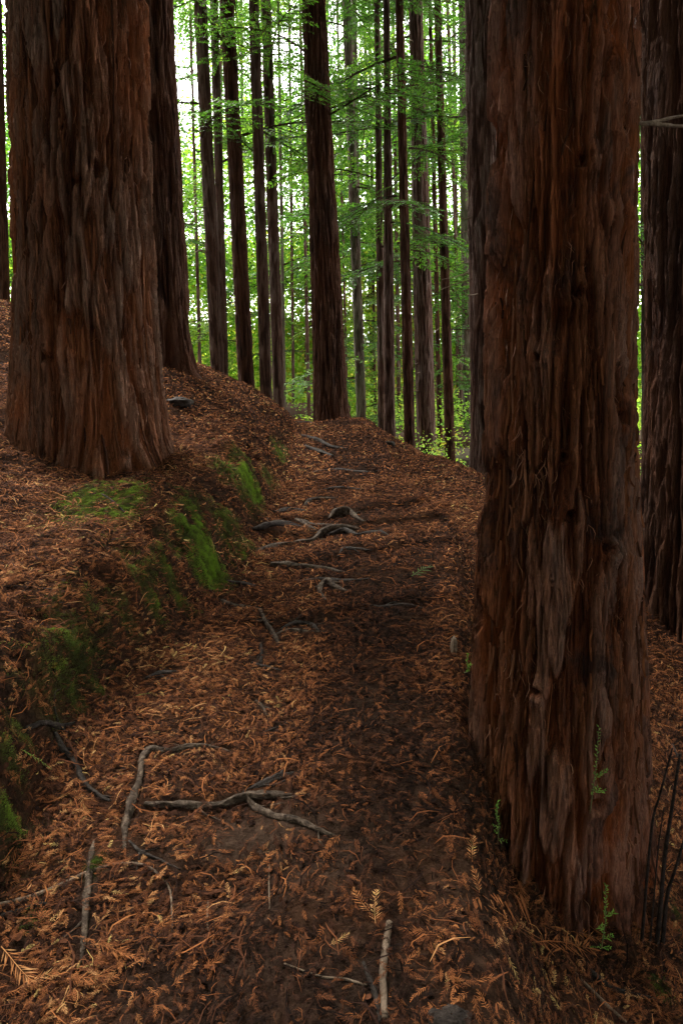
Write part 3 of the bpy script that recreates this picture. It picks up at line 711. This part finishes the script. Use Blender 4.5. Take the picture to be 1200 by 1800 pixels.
# far right dark redwood, cut by the frame
simple_tree('q', 1265, 1085, 288, 1262, 256, 4.5, 'very dark redwood with flared foot cut off by the right edge of the photo', 'bark_dark', .045, .05, 420, 77, 7, 36, (1.6, 3), BT_coarse, .015, fl=.35, flute=.1, wmid=((850, 276), (600, 264)))
trunk_discs.append((2.5, 4.5, .42)); trunk_discs.append((2.05, 9.8, .22))

# slender trees farther down the valley
far_spots = [(392, 700, 6, 388, 4, 21), (500, 720, 7, 489, 5, 20), (543, 730, 7, 527, 5, 22), (660, 760, 6, 648, 5, 26), (611, 745, 5, 592, 4, 23), (536, 735, 5, 545, 4, 27),
             (430, 700, 6, 424, 5, 25), (702, 780, 8, 690, 6, 24), (735, 790, 6, 722, 5, 28), (806, 830, 8, 797, 6, 26), (352, 660, 7, 334, 5, 22), (655, 770, 8, 640, 6, 30), (560, 740, 8, 575, 6, 32), (765, 800, 6, 745, 5, 30),
             (516, 725, 6, 508, 5, 24), (815, 840, 7, 786, 6, 23)]
names = ['right of the straight slim pale brown trunks', 'right of the trunk at the crest of the path', 'left of the central dark trunk, almost touching it', 'left of the crossing pair', 'right of the central dark trunk, behind the pale slender one', 'left of the central dark trunk, leaning right',
         'behind the dark grooved trunk', 'between the crossing pair and the narrow dark one', 'behind the wide stubby-branched trunk', 'left of the green-tinged pale redwood', 'in the light gap right of the dark thick trunk', 'right of the pale slender redwood', 'hidden mostly behind the central dark trunk', 'between the wide trunk and the slim dark redwood',
  'alone in the light gap at the path crest', 'between the slim dark redwood and the green-tinged one']
for k_, ((ub, vb, wb, ut, wt, y), nm) in enumerate(zip(far_spots, names)):
    simple_tree('far', ub, vb, wb, ut, wt, y, 'far thin forest tree ' + nm, 'bark_pale' if k_ % 5 == 1 else 'bark_mid', .04, .015, 24, 120+k_, 5, 24, (1.8, 3.0), BT_mid, .12, H=26, group='thin far trees', tints=(.3, 1.0))

# redwoods around and behind the photographer whose crowns shade the trail
for k_, (x, y, r_) in enumerate(((-3.4, 1.2, .4), (-4.6, 8.0, .35), (3.6, .2, .4), (-1.8, -3.0, .4), (2.2, -4.0, .45), (4.6, 7.2, .3), (-6.5, 4.0, .5), (5.6, 3.0, .4), (-6.6, 11.5, .3), (4.0, 10.5, .25))):
    if k_ in (1, 8): continue
    g = z1(x, y); root = thing('redwood_tree', (x, y, g-.1), 'tall redwood outside the frame ' + ['on the bank left of the viewer', '', 'down the slope right of the viewer', 'just behind the viewer at left', 'behind the viewer at right', 'down the right slope beyond the dark flared trunk', 'high on the left bank', 'far down the slope at right', '', 'at the foot of the right slope ahead'][k_], 'tree', 'redwoods outside the frame')
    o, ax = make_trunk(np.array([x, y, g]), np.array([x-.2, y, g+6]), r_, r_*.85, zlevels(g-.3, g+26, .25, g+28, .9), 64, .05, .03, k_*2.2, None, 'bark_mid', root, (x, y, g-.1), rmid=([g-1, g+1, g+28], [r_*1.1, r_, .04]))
    make_crown(root, (x, y, g-.1), ax, g+(11 if y > 5 else 7), g+26, 110, 2.0, 3.8, BT_coarse, 300+k_)

# ------------------------------------------------------------------ bright woodland across the valley (one far mass)
def sky_blocker():  # unseen foliage ring, added to block the low sky behind the camera
    r = np.random.default_rng(91); parts = []
    card = np.array([[0, 0, 0], [.5, .32, .08], [1, 0, -.05], [.5, -.32, .08]])
    for c in range(520):
        az = r.uniform(R(55), R(305)); D = r.uniform(11, 22); x, y = D*math.sin(az), D*math.cos(az)
        el = R(r.uniform(-8, 52)); z = EYE+math.tan(el)*D; rad = r.uniform(1.2, 2.6); m = 260
        q = r.normal(size=(m, 3))*rad*np.array([.6, .6, .45])+np.array([x, y, max(z, z1(x, y, False)+.4)])
        Rm = frames(np.c_[r.normal(0, .7, m), r.normal(0, .7, m), np.ones(m)], r.uniform(0, 6.28, m), .3, r)
        parts.append(stamp(card, q, Rm, .42*r.uniform(.5, 1.2, m), np.clip(r.uniform(0, .6)+r.normal(0, .1, m), 0, 1)))
    o = soup('sky_block_foliage', parts, M['needle'])
    tag(o, 'unseen dark foliage ring added behind the viewer to block sky light', 'woodland', kind='stuff')
sky_blocker()
def woodland():
    r = np.random.default_rng(88); parts = []
    card = np.array([[0, -.5, 0], [.55, -.05, .1], [1, .45, 0], [.3, .5, -.08]])*1.0
    card = np.array([[0, 0, 0], [.5, .32, .08], [1, 0, -.05], [.5, -.32, .08]])
    for layer, (n, y0, y1, a0, a1, per, rs, ls, t0, t1) in enumerate((
            (400, 16, 26, -16, -1, 900, (.6, 1.2), .10, .3, 1.0), (1250, 26, 42, -9, 12, 950, (.9, 1.9), .20, .4, 1.0),
            (820, 24, 40, 9, 20, 700, (.8, 1.7), .17, .1, .8), (640, 22, 38, 18, 31, 640, (.7, 1.5), .14, .0, .6), (320, 13.5, 20, -20, -4, 800, (.4, .9), .07, .2, .85))):
        y = r.uniform(y0, y1, n); x = r.uniform(-.62, .74, n)*y; el = R(1)*r.uniform(a0, a1, n)
        z = EYE + np.tan(el)*y; g = zf(x, y, False); z = np.maximum(z, g+.3)
        for c in range(n):
            if -.255 < x[c]/y[c] < -.21 and el[c] > R(19): continue
            rad = r.uniform(*rs); m = int(per*(rad/rs[1])**1.5)
            d = r.normal(size=(m, 3)); d /= np.linalg.norm(d, axis=1)[:, None]; q = d*(r.random((m, 1))**.45)*rad*np.array([1.25, 1.1, .7])
            k = P(q[:, 0]*1.6+c, q[:, 1]*1.6, q[:, 2]*2.2) > -.12
            q = q[k]; m = len(q)
            if m == 0: continue
            pos = q+np.array([x[c], y[c], z[c]])
            nr = np.c_[r.normal(0, .6, m), r.normal(-.2, .6, m), np.ones(m)]
            Rm = frames(nr, r.uniform(0, 6.28, m), .3, r)
            tint = np.clip(r.uniform(t0, t1)+r.normal(0, .13, m), 0, 1)
            if r.random() < .07: tint = np.clip(tint+.35, 0, 1)
            parts.append(stamp(card, pos, Rm, ls*r.uniform(.5, 1.2, m), tint))
    o = soup('valley_woodland', parts, M['wood_far'])
    tag(o, 'bright yellow-green mass of sunlit foliage across the valley behind the trunks', 'woodland', kind='stuff')
woodland()

# ------------------------------------------------------------------ roots and sticks
def ground_line(pts, lift):
    out = []
    for k, (u, v) in enumerate(pts):
        p = hit(u, v); l = lift[k] if hasattr(lift, '__len__') else lift
        out.append(p+np.array([0, 0, l]))
    return out
ROOTPTS = []
def root(name, label, cat, lines, mat='root', group=None, rough=.6, ns=14):
    parts = []; first = None
    for (pts, rp_, lf) in lines:
        P3 = ground_line(pts, 0.0); n = len(P3); rr = []
        for k, p in enumerate(P3):
            depth = p[1]*math.cos(PITCH)-(p[2]-EYE)*math.sin(PITCH); e = rp_[k] if hasattr(rp_, '__len__') else rp_
            r_ = e/FPX*depth*.8; rr.append(r_)
            p[2] += r_*(lf*.8-.1) if 0 < k < n-1 or lf > .8 else -r_*.5
        if ns > 8:
            for a_, b_, ra in zip(P3[:-1], P3[1:], rr):
                for f_ in (0, .2, .4, .6, .8): ROOTPTS.append((*(a_+(b_-a_)*f_)[:2], ra))
            rq = np.random.default_rng(int(abs(P3[0][0])*1000)+n)
            for _ in range(2 if n > 3 else 1):
                i_ = rq.integers(1, n-1); d_ = P3[i_+1]-P3[i_-1]; a_ = math.atan2(d_[1], d_[0])+rq.choice([-1, 1])*rq.uniform(.5, 1.2)
                l_ = rq.uniform(.06, .16); q_ = [P3[i_].copy()]; rs_ = rr[i_]*.5
                for h_ in (.33, .66, 1.0):
                    a_ += rq.normal(0, .3); nx_ = q_[-1][0]+math.cos(a_)*l_/3; ny_ = q_[-1][1]+math.sin(a_)*l_/3
                    q_.append(np.array([nx_, ny_, float(bil(GZ, nx_, ny_))+rs_*.5*(1-h_*1.6)]))
                parts.append(tube(q_, [rs_, rs_*.8, rs_*.6, rs_*.3], 8, 4, .4, seed=n))
        parts.append(tube(P3, rr, ns, 6, rough, seed=len(parts)*3+P3[0][0]*7))
    V_, F_ = merge(parts); base = V_.mean(0); base[2] = z1(base[0], base[1])
    o = mesh_np(name, V_, F_, M[mat], smooth=True, loc=base)
    tag(o, label, cat, group); return o
RG = 'exposed tree roots crossing the path'
roots = [
 ('worn root bending in a right angle down the left of the near path', [([(405,1322),(365,1315),(330,1314),(300,1323),(265,1322),(250,1340),(246,1372),(232,1410),(222,1455),(219,1495)], [3,5,6,7,7,7,7,9,9,5], .45)], 'root'),
 ('long pale forked root forming a step across the near path', [([(255,1414),(300,1420),(345,1422),(385,1418),(410,1408),(440,1404),(480,1403),(512,1402)], [6,7,7,7,9,9,9,5], .5), ([(405,1410),(430,1405),(447,1422),(480,1436),(520,1448),(560,1462),(592,1474)], [6,7,7,7,7,6,3], .55)], 'root'),
 ('greyish root stub half buried above the forked root step', [([(425,1396),(460,1380),(490,1368),(517,1358)], [3,7,9,3], .1)], 'root_dark'),
 ('upright pale root running down the lower left of the trail', [([(166,1478),(160,1515),(157,1560),(151,1620),(143,1695)], [3,7,9,8,4], .5)], 'root'),
 ('short dark root under the angled root at lower left', [([(228,1480),(245,1497),(275,1512),(318,1532)], [3,4,4,2], .4)], 'root_dark'),
 ('dark knobby root poking from the mossy bank at left', [([(45,1284),(75,1280),(105,1279),(130,1272)], [5,7,6,4], .5), ([(95,1290),(108,1318),(130,1340),(148,1380),(175,1402),(195,1410)], [7,7,6,6,6,3], .5)], 'root_dark'),
 ('small dark root on the middle of the trail below the arched one', [([(442,1164),(463,1174),(495,1180)], [3,5,2], .4), ([(458,1130),(460,1150),(457,1166)], [3,4,3], .3)], 'root_dark'),
 ('short curved twig-like root in the trodden middle of the path', [([(450,1231),(461,1243),(469,1258)], [3,4,2], .5)], 'root'),
 ('dark root end sticking from litter left of the path centre', [([(455,1292),(480,1285),(515,1268)], [2,4,2], .4)], 'root_dark'),
 ('root branching down the slope to a pale horizontal end', [([(388,1056),(418,1067),(458,1070)], [5,5,3], .5), ([(457,1070),(465,1092),(480,1116),(493,1138)], [4,4,5,3], .5), ([(480,1117),(505,1111),(538,1112),(574,1110)], [4,5,4,2], .5)], 'root'),
 ('low arched root just above the pale horizontal one', [([(488,1110),(517,1098),(545,1099),(560,1109)], [2,5,5,2], .3)], 'root_dark'),
 ('knuckle shaped root hump on the path with a small tail', [([(560,1043),(565,1033),(578,1028),(590,1035),(615,1041)], [3,7,9,6,3], .8), ([(563,1040),(568,1050),(574,1056)], [4,3,2], .4)], 'root'),
 ('straight root lying across the path below the tangle', [([(476,991),(505,995),(538,998),(568,1000),(607,1006)], [5,6,6,5,2], .5)], 'root'),
 ('thin curved root below the right of the tangle', [([(595,978),(603,967),(622,966),(653,969)], [3,4,4,2], .5)], 'root_dark'),
 ('long bowed root making the lower step of the tangle', [([(450,968),(484,961),(526,956),(552,950),(567,937),(582,930),(605,928),(632,931)], [4,6,6,6,6,6,5,3], .5)], 'root'),
 ('root forking right from the lower step of the tangle', [([(572,941),(605,935),(628,943),(655,938),(672,937),(686,944)], [4,6,6,5,4,2], .5)], 'root_dark'),
 ('slanted thin root crossing the tangle on the left', [([(520,911),(530,918),(548,923),(572,924),(603,923)], [4,4,4,3,2], .5), ([(520,911),(538,924),(556,933)], [4,4,3], .4)], 'root'),
 ('low buried root running out of the bank into the tangle', [([(442,929),(472,925),(505,923),(530,926)], [5,7,7,3], .3)], 'root_dark'),
 ('smooth humped root at the top of the tangle', [([(578,911),(590,904),(604,901),(618,906),(628,913),(640,919)], [3,8,9,7,5,3], .7)], 'root'),
 ('small pale root above the tangle near the bank', [([(534,889),(545,881),(562,878),(592,876)], [3,4,4,2], .5)], 'root'),
 ('upper thin root just below the path crest', [([(530,765),(560,776),(580,786),(612,790)], [3,5,4,2], .6)], 'root_dark'),
 ('lower thin root just below the path crest', [([(535,782),(560,795),(587,802)], [3,5,3], .6)], 'root_dark'),
 ('tiny dark root lying on the very crest of the path', [([(520,742),(540,744),(557,745)], [2,3,2], .8)], 'root_dark'),
 ('flat dark root beside the foot of the moss bank', [([(395,1024),(425,1027),(448,1030)], [4,6,3], .3)], 'root_dark'),
 ('dark root slab at the foot of the left bank', [([(255,1195),(280,1188),(312,1180)], [4,8,4], .3)], 'root_dark'),
 ('half buried cross root right of the humped one on the middle path', [([(640,1062),(675,1068),(712,1064),(745,1070)], [2,4,5,2], .25)], 'root_dark'),
 ('thin root crossing the path between the hump and the tangle', [([(520,1022),(560,1019),(610,1022),(650,1017)], [2,4,4,2], .3)], 'root_dark'),
 ('faint root line running across under the path crest', [([(545,830),(590,826),(640,831),(668,828)], [2,3,3,1.5], .4)], 'root_dark'),
 ('short root step below the small pale root near the bank', [([(480,900),(510,896),(540,899)], [3,5,3], .3)], 'root_dark'),
 ('thin root crossing above the small pale root on the upper path', [([(560,862),(600,858),(640,861)], [2,3,2], .4)], 'root_dark'),
]
for lab, lines, mat in roots: root('tree_root', lab, 'root', lines, mat, RG)
TG = 'fallen twigs and sticks'
sticks = [
 ('thin curved grey twig arching in from the left edge', [([(-40,1602),(0,1594),(50,1582),(110,1557),(160,1536),(210,1521),(252,1524),(282,1545),(300,1575),(303,1640)], [5,5,5,5,4,4,3.5,3,2.5,1.5], .9)], 'stick'),
 ('dark twig end at the left edge under the arching one', [([(-20,1620),(0,1617),(40,1606),(75,1597),(97,1600)], [4,5,6,6,4], .8)], 'root_dark'),
 ('smooth pale stick standing toward the bottom of the photo', [([(684,1629),(679,1660),(673,1720),(676,1795)], [7,8,8.5,8], .9)], 'stick'),
 ('dark rotten stick left of the smooth pale stick', [([(638,1690),(650,1725),(662,1760),(668,1800)], [4,7,8,5], .6)], 'root_dark'),
 ('thin rusty twig lying left of the smooth pale stick', [([(500,1700),(560,1722),(605,1728),(645,1738)], [1.5,2.5,3,2.5], .9)], 'stick'),
 ('fine pale twig near the litter at bottom right', [([(1010,1715),(1060,1765),(1100,1800)], [3,4,3], 1.2)], 'stick'),
 ('broken dark twig across the bottom right litter', [([(1035,1715),(1080,1745),(1150,1760)], [7,6,3], 1.0)], 'root_dark'),
 ('thin twig hanging down the slope right of the big trunk', [([(1180,1310),(1192,1335),(1215,1350)], [3,3,2], 1.0)], 'root_dark'),
 ('fine upright twig lying in the middle foreground', [([(474,1524),(473,1560),(474,1600)], [2,2,1.5], .9)], 'stick'),
 ('fine bowed twig left of centre foreground', [([(366,1585),(365,1630),(377,1665)], [2,2.2,1.5], .9)], 'stick'),
 ('slim twig resting on the left slope above the moss', [([(0,1032),(40,1036),(100,1038)], [2,3,2], .9)], 'root_dark'),
 ('fine twig crossing the mossy mound under the left trunk', [([(178,870),(200,885),(222,905)], [2,2.4,1.6], 1.2)], 'root_dark'),
]
for lab, lines, mat in sticks: root('fallen_twig', lab, 'twig', lines, mat, TG, .15, 8)

# ------------------------------------------------------------------ litter
L_ = []
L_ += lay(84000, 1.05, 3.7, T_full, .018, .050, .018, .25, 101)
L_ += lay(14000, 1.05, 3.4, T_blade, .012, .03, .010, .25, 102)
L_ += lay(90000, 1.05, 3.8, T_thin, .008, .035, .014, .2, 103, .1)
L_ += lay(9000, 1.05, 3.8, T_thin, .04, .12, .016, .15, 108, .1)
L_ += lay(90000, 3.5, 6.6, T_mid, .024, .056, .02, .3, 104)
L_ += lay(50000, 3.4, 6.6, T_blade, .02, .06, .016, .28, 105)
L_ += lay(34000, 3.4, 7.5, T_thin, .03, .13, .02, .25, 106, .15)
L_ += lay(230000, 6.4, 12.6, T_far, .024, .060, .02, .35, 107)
T_twig = [blade_template(70+k, .020, .05)*[1, 1, 1] for k in range(3)]; T_chip = [blade_template(80+k, .22+.1*k, .1) for k in range(3)]
L_ += lay(4500, 1.05, 4.5, T_twig, .05, .16, .016, .12, 120, tsc=.45)
L_ += lay(16000, 1.05, 4.5, T_chip, .008, .028, .012, .35, 121, tsc=.6)
L_ += lay(7000, 4.2, 9, T_twig, .08, .22, .016, .12, 122, tsc=.5)
o = soup('leaf_litter', L_, M['litter']); tag(o, 'carpet of orange and brown fallen redwood needles covering slope and path', 'leaf litter', kind='stuff')

# moss fuzz
def moss():
    r = np.random.default_rng(55); out = []
    T = np.array([[0, -.12, 0], [.5, .1, .05], [1, 0, .18], [.5, -.1, .05]])
    bandc = [(None, None, None, None, .45)]*9
    cc = [(np.array([float(XL(q))-.13, q, 0]), .16, .35) for q in np.arange(1.7, 6.4, .5)]
    for (u, v, ru, rv, s), (c, ax, ay) in zip(moss_spots+bandc, _mc+cc):
        n = int(min(60000, 2800000*ax*ay+1500)); x = c[0]+r.normal(0, ax*.7, n); y = c[1]+r.normal(0, ay*.7, n)
        k = (r.random(n) < moss_mask(x, y)*1.5) & (y > .6); x, y = x[k], y[k]; n = len(x)
        if n == 0: continue
        nr = gnormal(x, y); nr /= np.linalg.norm(nr, axis=1)[:, None]
        yaw = r.uniform(0, 6.28, n); h = np.c_[np.cos(yaw), np.sin(yaw), np.zeros(n)]
        X_ = nr*.8+h*.7; X_ /= np.linalg.norm(X_, axis=1)[:, None]
        Yv = np.cross(nr, X_); Yv /= np.linalg.norm(Yv, axis=1)[:, None]; Rm = np.stack([X_, Yv, np.cross(X_, Yv)], -1)
        zz_ = bil(GZ, x, y); hum = P(x*21, y*21, zz_*21); tint = np.clip(s*.8+r.normal(-.15, .16, n)+.55*hum+.35*P(x*6, y*6, 31), 0, 1)
        out.append(stamp(T, np.c_[x, y, zz_]+r.normal(0, .006, (n, 3))*(1-nr[:, 2:])+nr*(.018*np.clip(hum+.15, 0, 1)+.012*np.clip(P(x*48, y*48, zz_*48), 0, 1))[:, None], Rm, r.uniform(.003, .0075, n), tint))
    o = soup('moss', out, M['moss']); tag(o, 'green moss tufts growing on the cut bank beside the path', 'moss', kind='stuff')
moss()

# small broken wood chunk on the slope, rock at the bottom, wood chip at the path edge
def lump(name, label, cat, u, v, size, mat, seed, lift=.3):
    p = hit(u, v); nth, nph = 28, 16; th = np.arange(nth)*2*math.pi/nth; ph = np.linspace(.02, math.pi-.02, nph)
    TH, PH = np.meshgrid(th, ph); d = np.stack([np.sin(PH)*np.cos(TH), np.sin(PH)*np.sin(TH), np.cos(PH)], -1)
    r = 1+.35*P(d[..., 0]*1.5+seed, d[..., 1]*1.5, d[..., 2]*1.5)+.14*P(d[..., 0]*5, d[..., 1]*5+seed, d[..., 2]*5)
    d = np.sign(d)*np.abs(d)**.8
    V_ = (d*r[..., None]*np.array(size)).reshape(-1, 3)+p+np.array([0, 0, size[2]*lift])
    i = np.arange(nph-1)[:, None]; j = np.arange(nth)[None, :]
    F_ = np.stack([i*nth+j, (i+1)*nth+j, (i+1)*nth+(j+1) % nth, i*nth+(j+1) % nth], -1).reshape(-1, 4)
    o = mesh_np(name, V_, F_, M[mat], smooth=True, loc=p); tag(o, label, cat)
lump('wood_chunk', 'dark broken wood chunk on the slope just right of the massive left trunk', 'wood chunk', 317, 712, (.12,.10,.055), 'root_dark', 2)
lump('rock', 'dark rock just emerging at the very bottom right of the path', 'rock', 792, 1806, (.045,.04,.035), 'root_dark', 5, -.2)
lump('wood_chip', 'pale brown wood chip standing on the right path edge', 'wood chip', 797, 1148, (.012,.035,.05), 'stick', 8, .5)
lump('rock', 'dark rock on the right skyline edge of the path', 'rock', 683, 783, (.09,.08,.045), 'root_dark', 9)

# ------------------------------------------------------------------ larger fallen sprays (countable)
def spray(label, u, v, u2, v2, tintv, w=.26, group='fallen redwood sprays', name='fallen_spray', mat='litter', n=16, lift=.012, cat='fallen spray', sub=True):
    a, b = hit(u, v), hit(u2, v2); d = b-a; L = np.linalg.norm(d)
    T = sprig_template(n, w, 52, .012, int(u+v), .12, .008).reshape(-1, 4, 3)
    nr = np.array([0, 0, 1.])+gnormal(np.array([a[0]]), np.array([a[1]]))[0]*.3; x = d/L; y = np.cross(nr, x); y /= np.linalg.norm(y); z = np.cross(x, y)
    Rm = np.stack([x, y, z], -1)
    V_ = T.reshape(-1, 3)@(Rm.T)*L + [0, 0, lift]
    t = np.clip(tintv+np.repeat(np.random.default_rng(int(u)).normal(0, .05, len(T)), 4), 0, 1)
    F_ = np.arange(len(V_)).reshape(-1, 4)
    o = mesh_np(name, V_, F_, M[mat], attrs={'tint': t}); o.location = a; tag(o, label, cat, group); return o
SP = [
 ('yellowish sprig pointing up just above the pale stick', 662,1632,660,1575,.93), ('orange sprig leaning left of the yellowish one', 650,1618,622,1570,.82),
 ('upper of two tan sprigs dangling left of the big trunk foot', 832,1525,831,1478,.9), ('lower of two tan sprigs dangling left of the big trunk foot', 842,1580,828,1530,.84),
 ('reddish sprig above the two dangling tan sprigs', 796,1445,792,1408,.6), ('bright orange sprig lying on its side at bottom right of the path', 792,1738,870,1732,.8),
 ('short golden tuft beside the sideways orange sprig', 784,1752,784,1722,.92), ('yellow sprig in the litter below the big trunk foot', 890,1688,912,1735,1.0),
 ('long tan spray running down through the litter pile', 850,1592,935,1672,.8), ('tan spray at bottom centre right of the pale stick', 765,1648,700,1640,.72),
 ('orange spray right of the pale stick tip', 755,1640,805,1660,.74), ('tan sprig pointing lower left at the forked root end', 600,1478,562,1512,.76),
 ('tan sprig in the soil hollow under the forked root', 455,1530,487,1505,.86), ('golden sprig left of the tan one in the hollow', 400,1545,432,1530,.92),
 ('brown sprig at the lower middle left', 355,1715,400,1685,.7), ('long tan spray in the bottom left corner', 0,1680,75,1745,.88), ('second tan spray in the bottom left corner', 20,1750,110,1715,.86),
 ('orange spray above the bottom left corner sprays', 120,1725,205,1728,.76), ('brown spray by the foot of the upright root', 160,1670,245,1690,.74), ('orange sprig beside the angled root', 265,1490,270,1455,.78),
 ('orange sprig left of the angled root', 140,1395,155,1435,.85), ('tan sprig on the left litter slope', 20,1540,60,1480,.74), ('pale sprig in the lower middle', 300,1745,345,1700,.78),
 ('yellowish spray beside the pale stick at its left', 580,1672,612,1650,.95), ('rusty sprig at the right of the path near the trunk foot', 715,1620,760,1605,.76),
 ('tan spray drooping at the right of the trunk base litter', 1000,1645,1060,1668,.82), ('orange spray crossing the litter pile sideways', 945,1670,1040,1672,.78), ('rusty spray in the lower right corner', 1165,1690,1195,1745,.7),
 ('tan curled spray at the left of the litter pile', 905,1560,850,1600,.74), ('tan spray at the top of the litter pile', 905,1545,912,1600,.7),
]
for lab, a, b_, c, d_, t in SP: spray(lab+'', a, b_, c, d_, t)
spray('bluish green fern-like sprig lying on the right side of the path', 722,1018,762,1003,.5, .3, None, 'green_sprig', 'needle', 12, .02, 'sprig')
spray('yellow-green sprig on the left edge of the path bank', 40,1338,90,1360,.9, .12, None, 'green_sprig', 'fresh', 12, .02, 'sprig')
spray('small green leaf in the orange litter at the left of the path', 240,1232,268,1226,.7, .10, None, 'green_sprig', 'fresh', 8, .02, 'sprig')

# ------------------------------------------------------------------ green sprouts and bare stems
def sprout(label, pts, y, leafy, fronds=(), rad=1.0, mat='fresh', name='redwood_sprout'):
    if y is None: y = float(hit(*pts[0])[1])
    P3 = [aty(u, v, y)[0] for u, v in pts]
    if y > 2.03: P3 = [P3[0]+np.array([0, .06, -.03])]+P3
    base = P3[0]; rt = thing(name, base, label, 'sprout', 'green sprouts at the big trunk')
    rr = np.linspace(rad, rad*.4, len(P3))/FPX*y*1.1
    V_, F_ = tube([p-base for p in P3], rr, 6, 5, .1); mesh_np('stem', V_, F_, M['sprout_stem'], rt, attrs={'tint': np.full(len(V_), .6)}, smooth=True)
    r = np.random.default_rng(int(pts[0][0])); Q = []
    P3 = np.array(P3)-base; n = 34
    seg = np.interp(np.linspace(0, 1, n), np.linspace(0, 1, len(P3)), np.arange(len(P3)))
    def at_(s): i = min(int(s), len(P3)-2); f = s-i; return P3[i]*(1-f)+P3[i+1]*f
    up = P3[-1]/np.linalg.norm(P3[-1])
    def leaves(p, d, ln, k):
        for m in range(k):
            q = p+d*ln*(m/k)
            for sg in (-1, 1):
                s_ = np.cross(d, [0, 1, 0])*sg; dd = (d*.75+s_*.65+r.normal(0, .25, 3))*leafy*r.uniform(.7, 1.1); sd = np.cross(dd, [0, 1, 0]); sd = sd/np.linalg.norm(sd)*leafy*.17
                Q.append(kite(q, dd, sd))
    for s in seg[8:]:
        p = at_(s)
        for q in range(2):
            a = r.uniform(0, 6.28); dd = (up*.6+np.array([math.cos(a), math.sin(a), 0])*.7)*leafy*r.uniform(.6, 1.1); sd = np.cross(dd, [0, 1, 0]); sd = sd/np.linalg.norm(sd)*leafy*.16
            Q.append(kite(p, dd, sd))
    for (f, dx, dz, ln) in fronds:
        d = np.array([dx, -.15, dz]); d /= np.linalg.norm(d); leaves(at_(f*(len(P3)-1)), d, ln, max(4, int(ln/.006)))
    Q = np.array(Q).reshape(-1, 3); t = np.repeat(r.uniform(0, 1, len(Q)//4), 4)
    mesh_np('leaves', Q, np.arange(len(Q)).reshape(-1, 4), M[mat], rt, {'tint': t})
sprout('tall light green sprout with a side frond in front of the big right trunk', [(1036,1430),(1042,1385),(1048,1335),(1052,1278)], 1.985, .013, ((.45, .6, .6, .05), (.25, .7, .4, .045), (.25, .5, .8, .035)))
sprout('short green sprout left of the big right trunk foot', [(874,1485),(876,1450),(872,1430),(876,1408)], None, .011, ((.3, -.6, .3, .03), (.1, .6, -.1, .03), (.2, -.3, .2, .02)))
sprout('leafy green sprout rising from the litter at the trunk base', [(1056,1668),(1062,1630),(1064,1595),(1064,1555)], None, .014, ((.5, .5, .5, .04), (.3, -.5, .5, .03), (.15, .6, .5, .04), (.02, -.8, .1, .04), (.02, .8, .1, .03)))
sprout('tiny green sprig at the left edge of the big right trunk', [(822,1180),(820,1165),(822,1150)], 2.25, .010, ((.5, .5, .5, .02),))
for k_, (pts, rr, lab) in enumerate((
    ([(1144,1460),(1158,1400),(1181,1315)], 3.2, 'short dark bare stem nearest the trunk at the right edge'),
    ([(1160,1590),(1168,1500),(1180,1420),(1194,1325)], 5, 'thickest dark bare stem at the right edge'),
    ([(1171,1580),(1185,1530),(1210,1450)], 4.5, 'leaning dark bare stem cut by the right edge'),
    ([(1150,1560),(1156,1490),(1166,1420)], 2, 'hair-thin dark bare stem between the thicker ones at right'))):
    y = 2.0; P3 = [aty(u, v, y)[0] for u, v in pts]; bs = P3[0].copy(); g = z1(bs[0], y); bs[2] = min(bs[2], g+.02)
    P3 = [np.array([P3[0][0], y, g-.03])]+P3 if P3[0][2] > g else P3
    V_, F_ = tube(P3, np.linspace(rr, rr*.5, len(P3))/FPX*y, 8, 5, .15)
    o = mesh_np('bare_stem', V_, F_, M['stem'], smooth=True, loc=bs); tag(o, lab, 'stem', 'dark bare stems at the right edge')
print('faces', sum(len(o.data.polygons) for o in bpy.data.objects if o.type == 'MESH'))
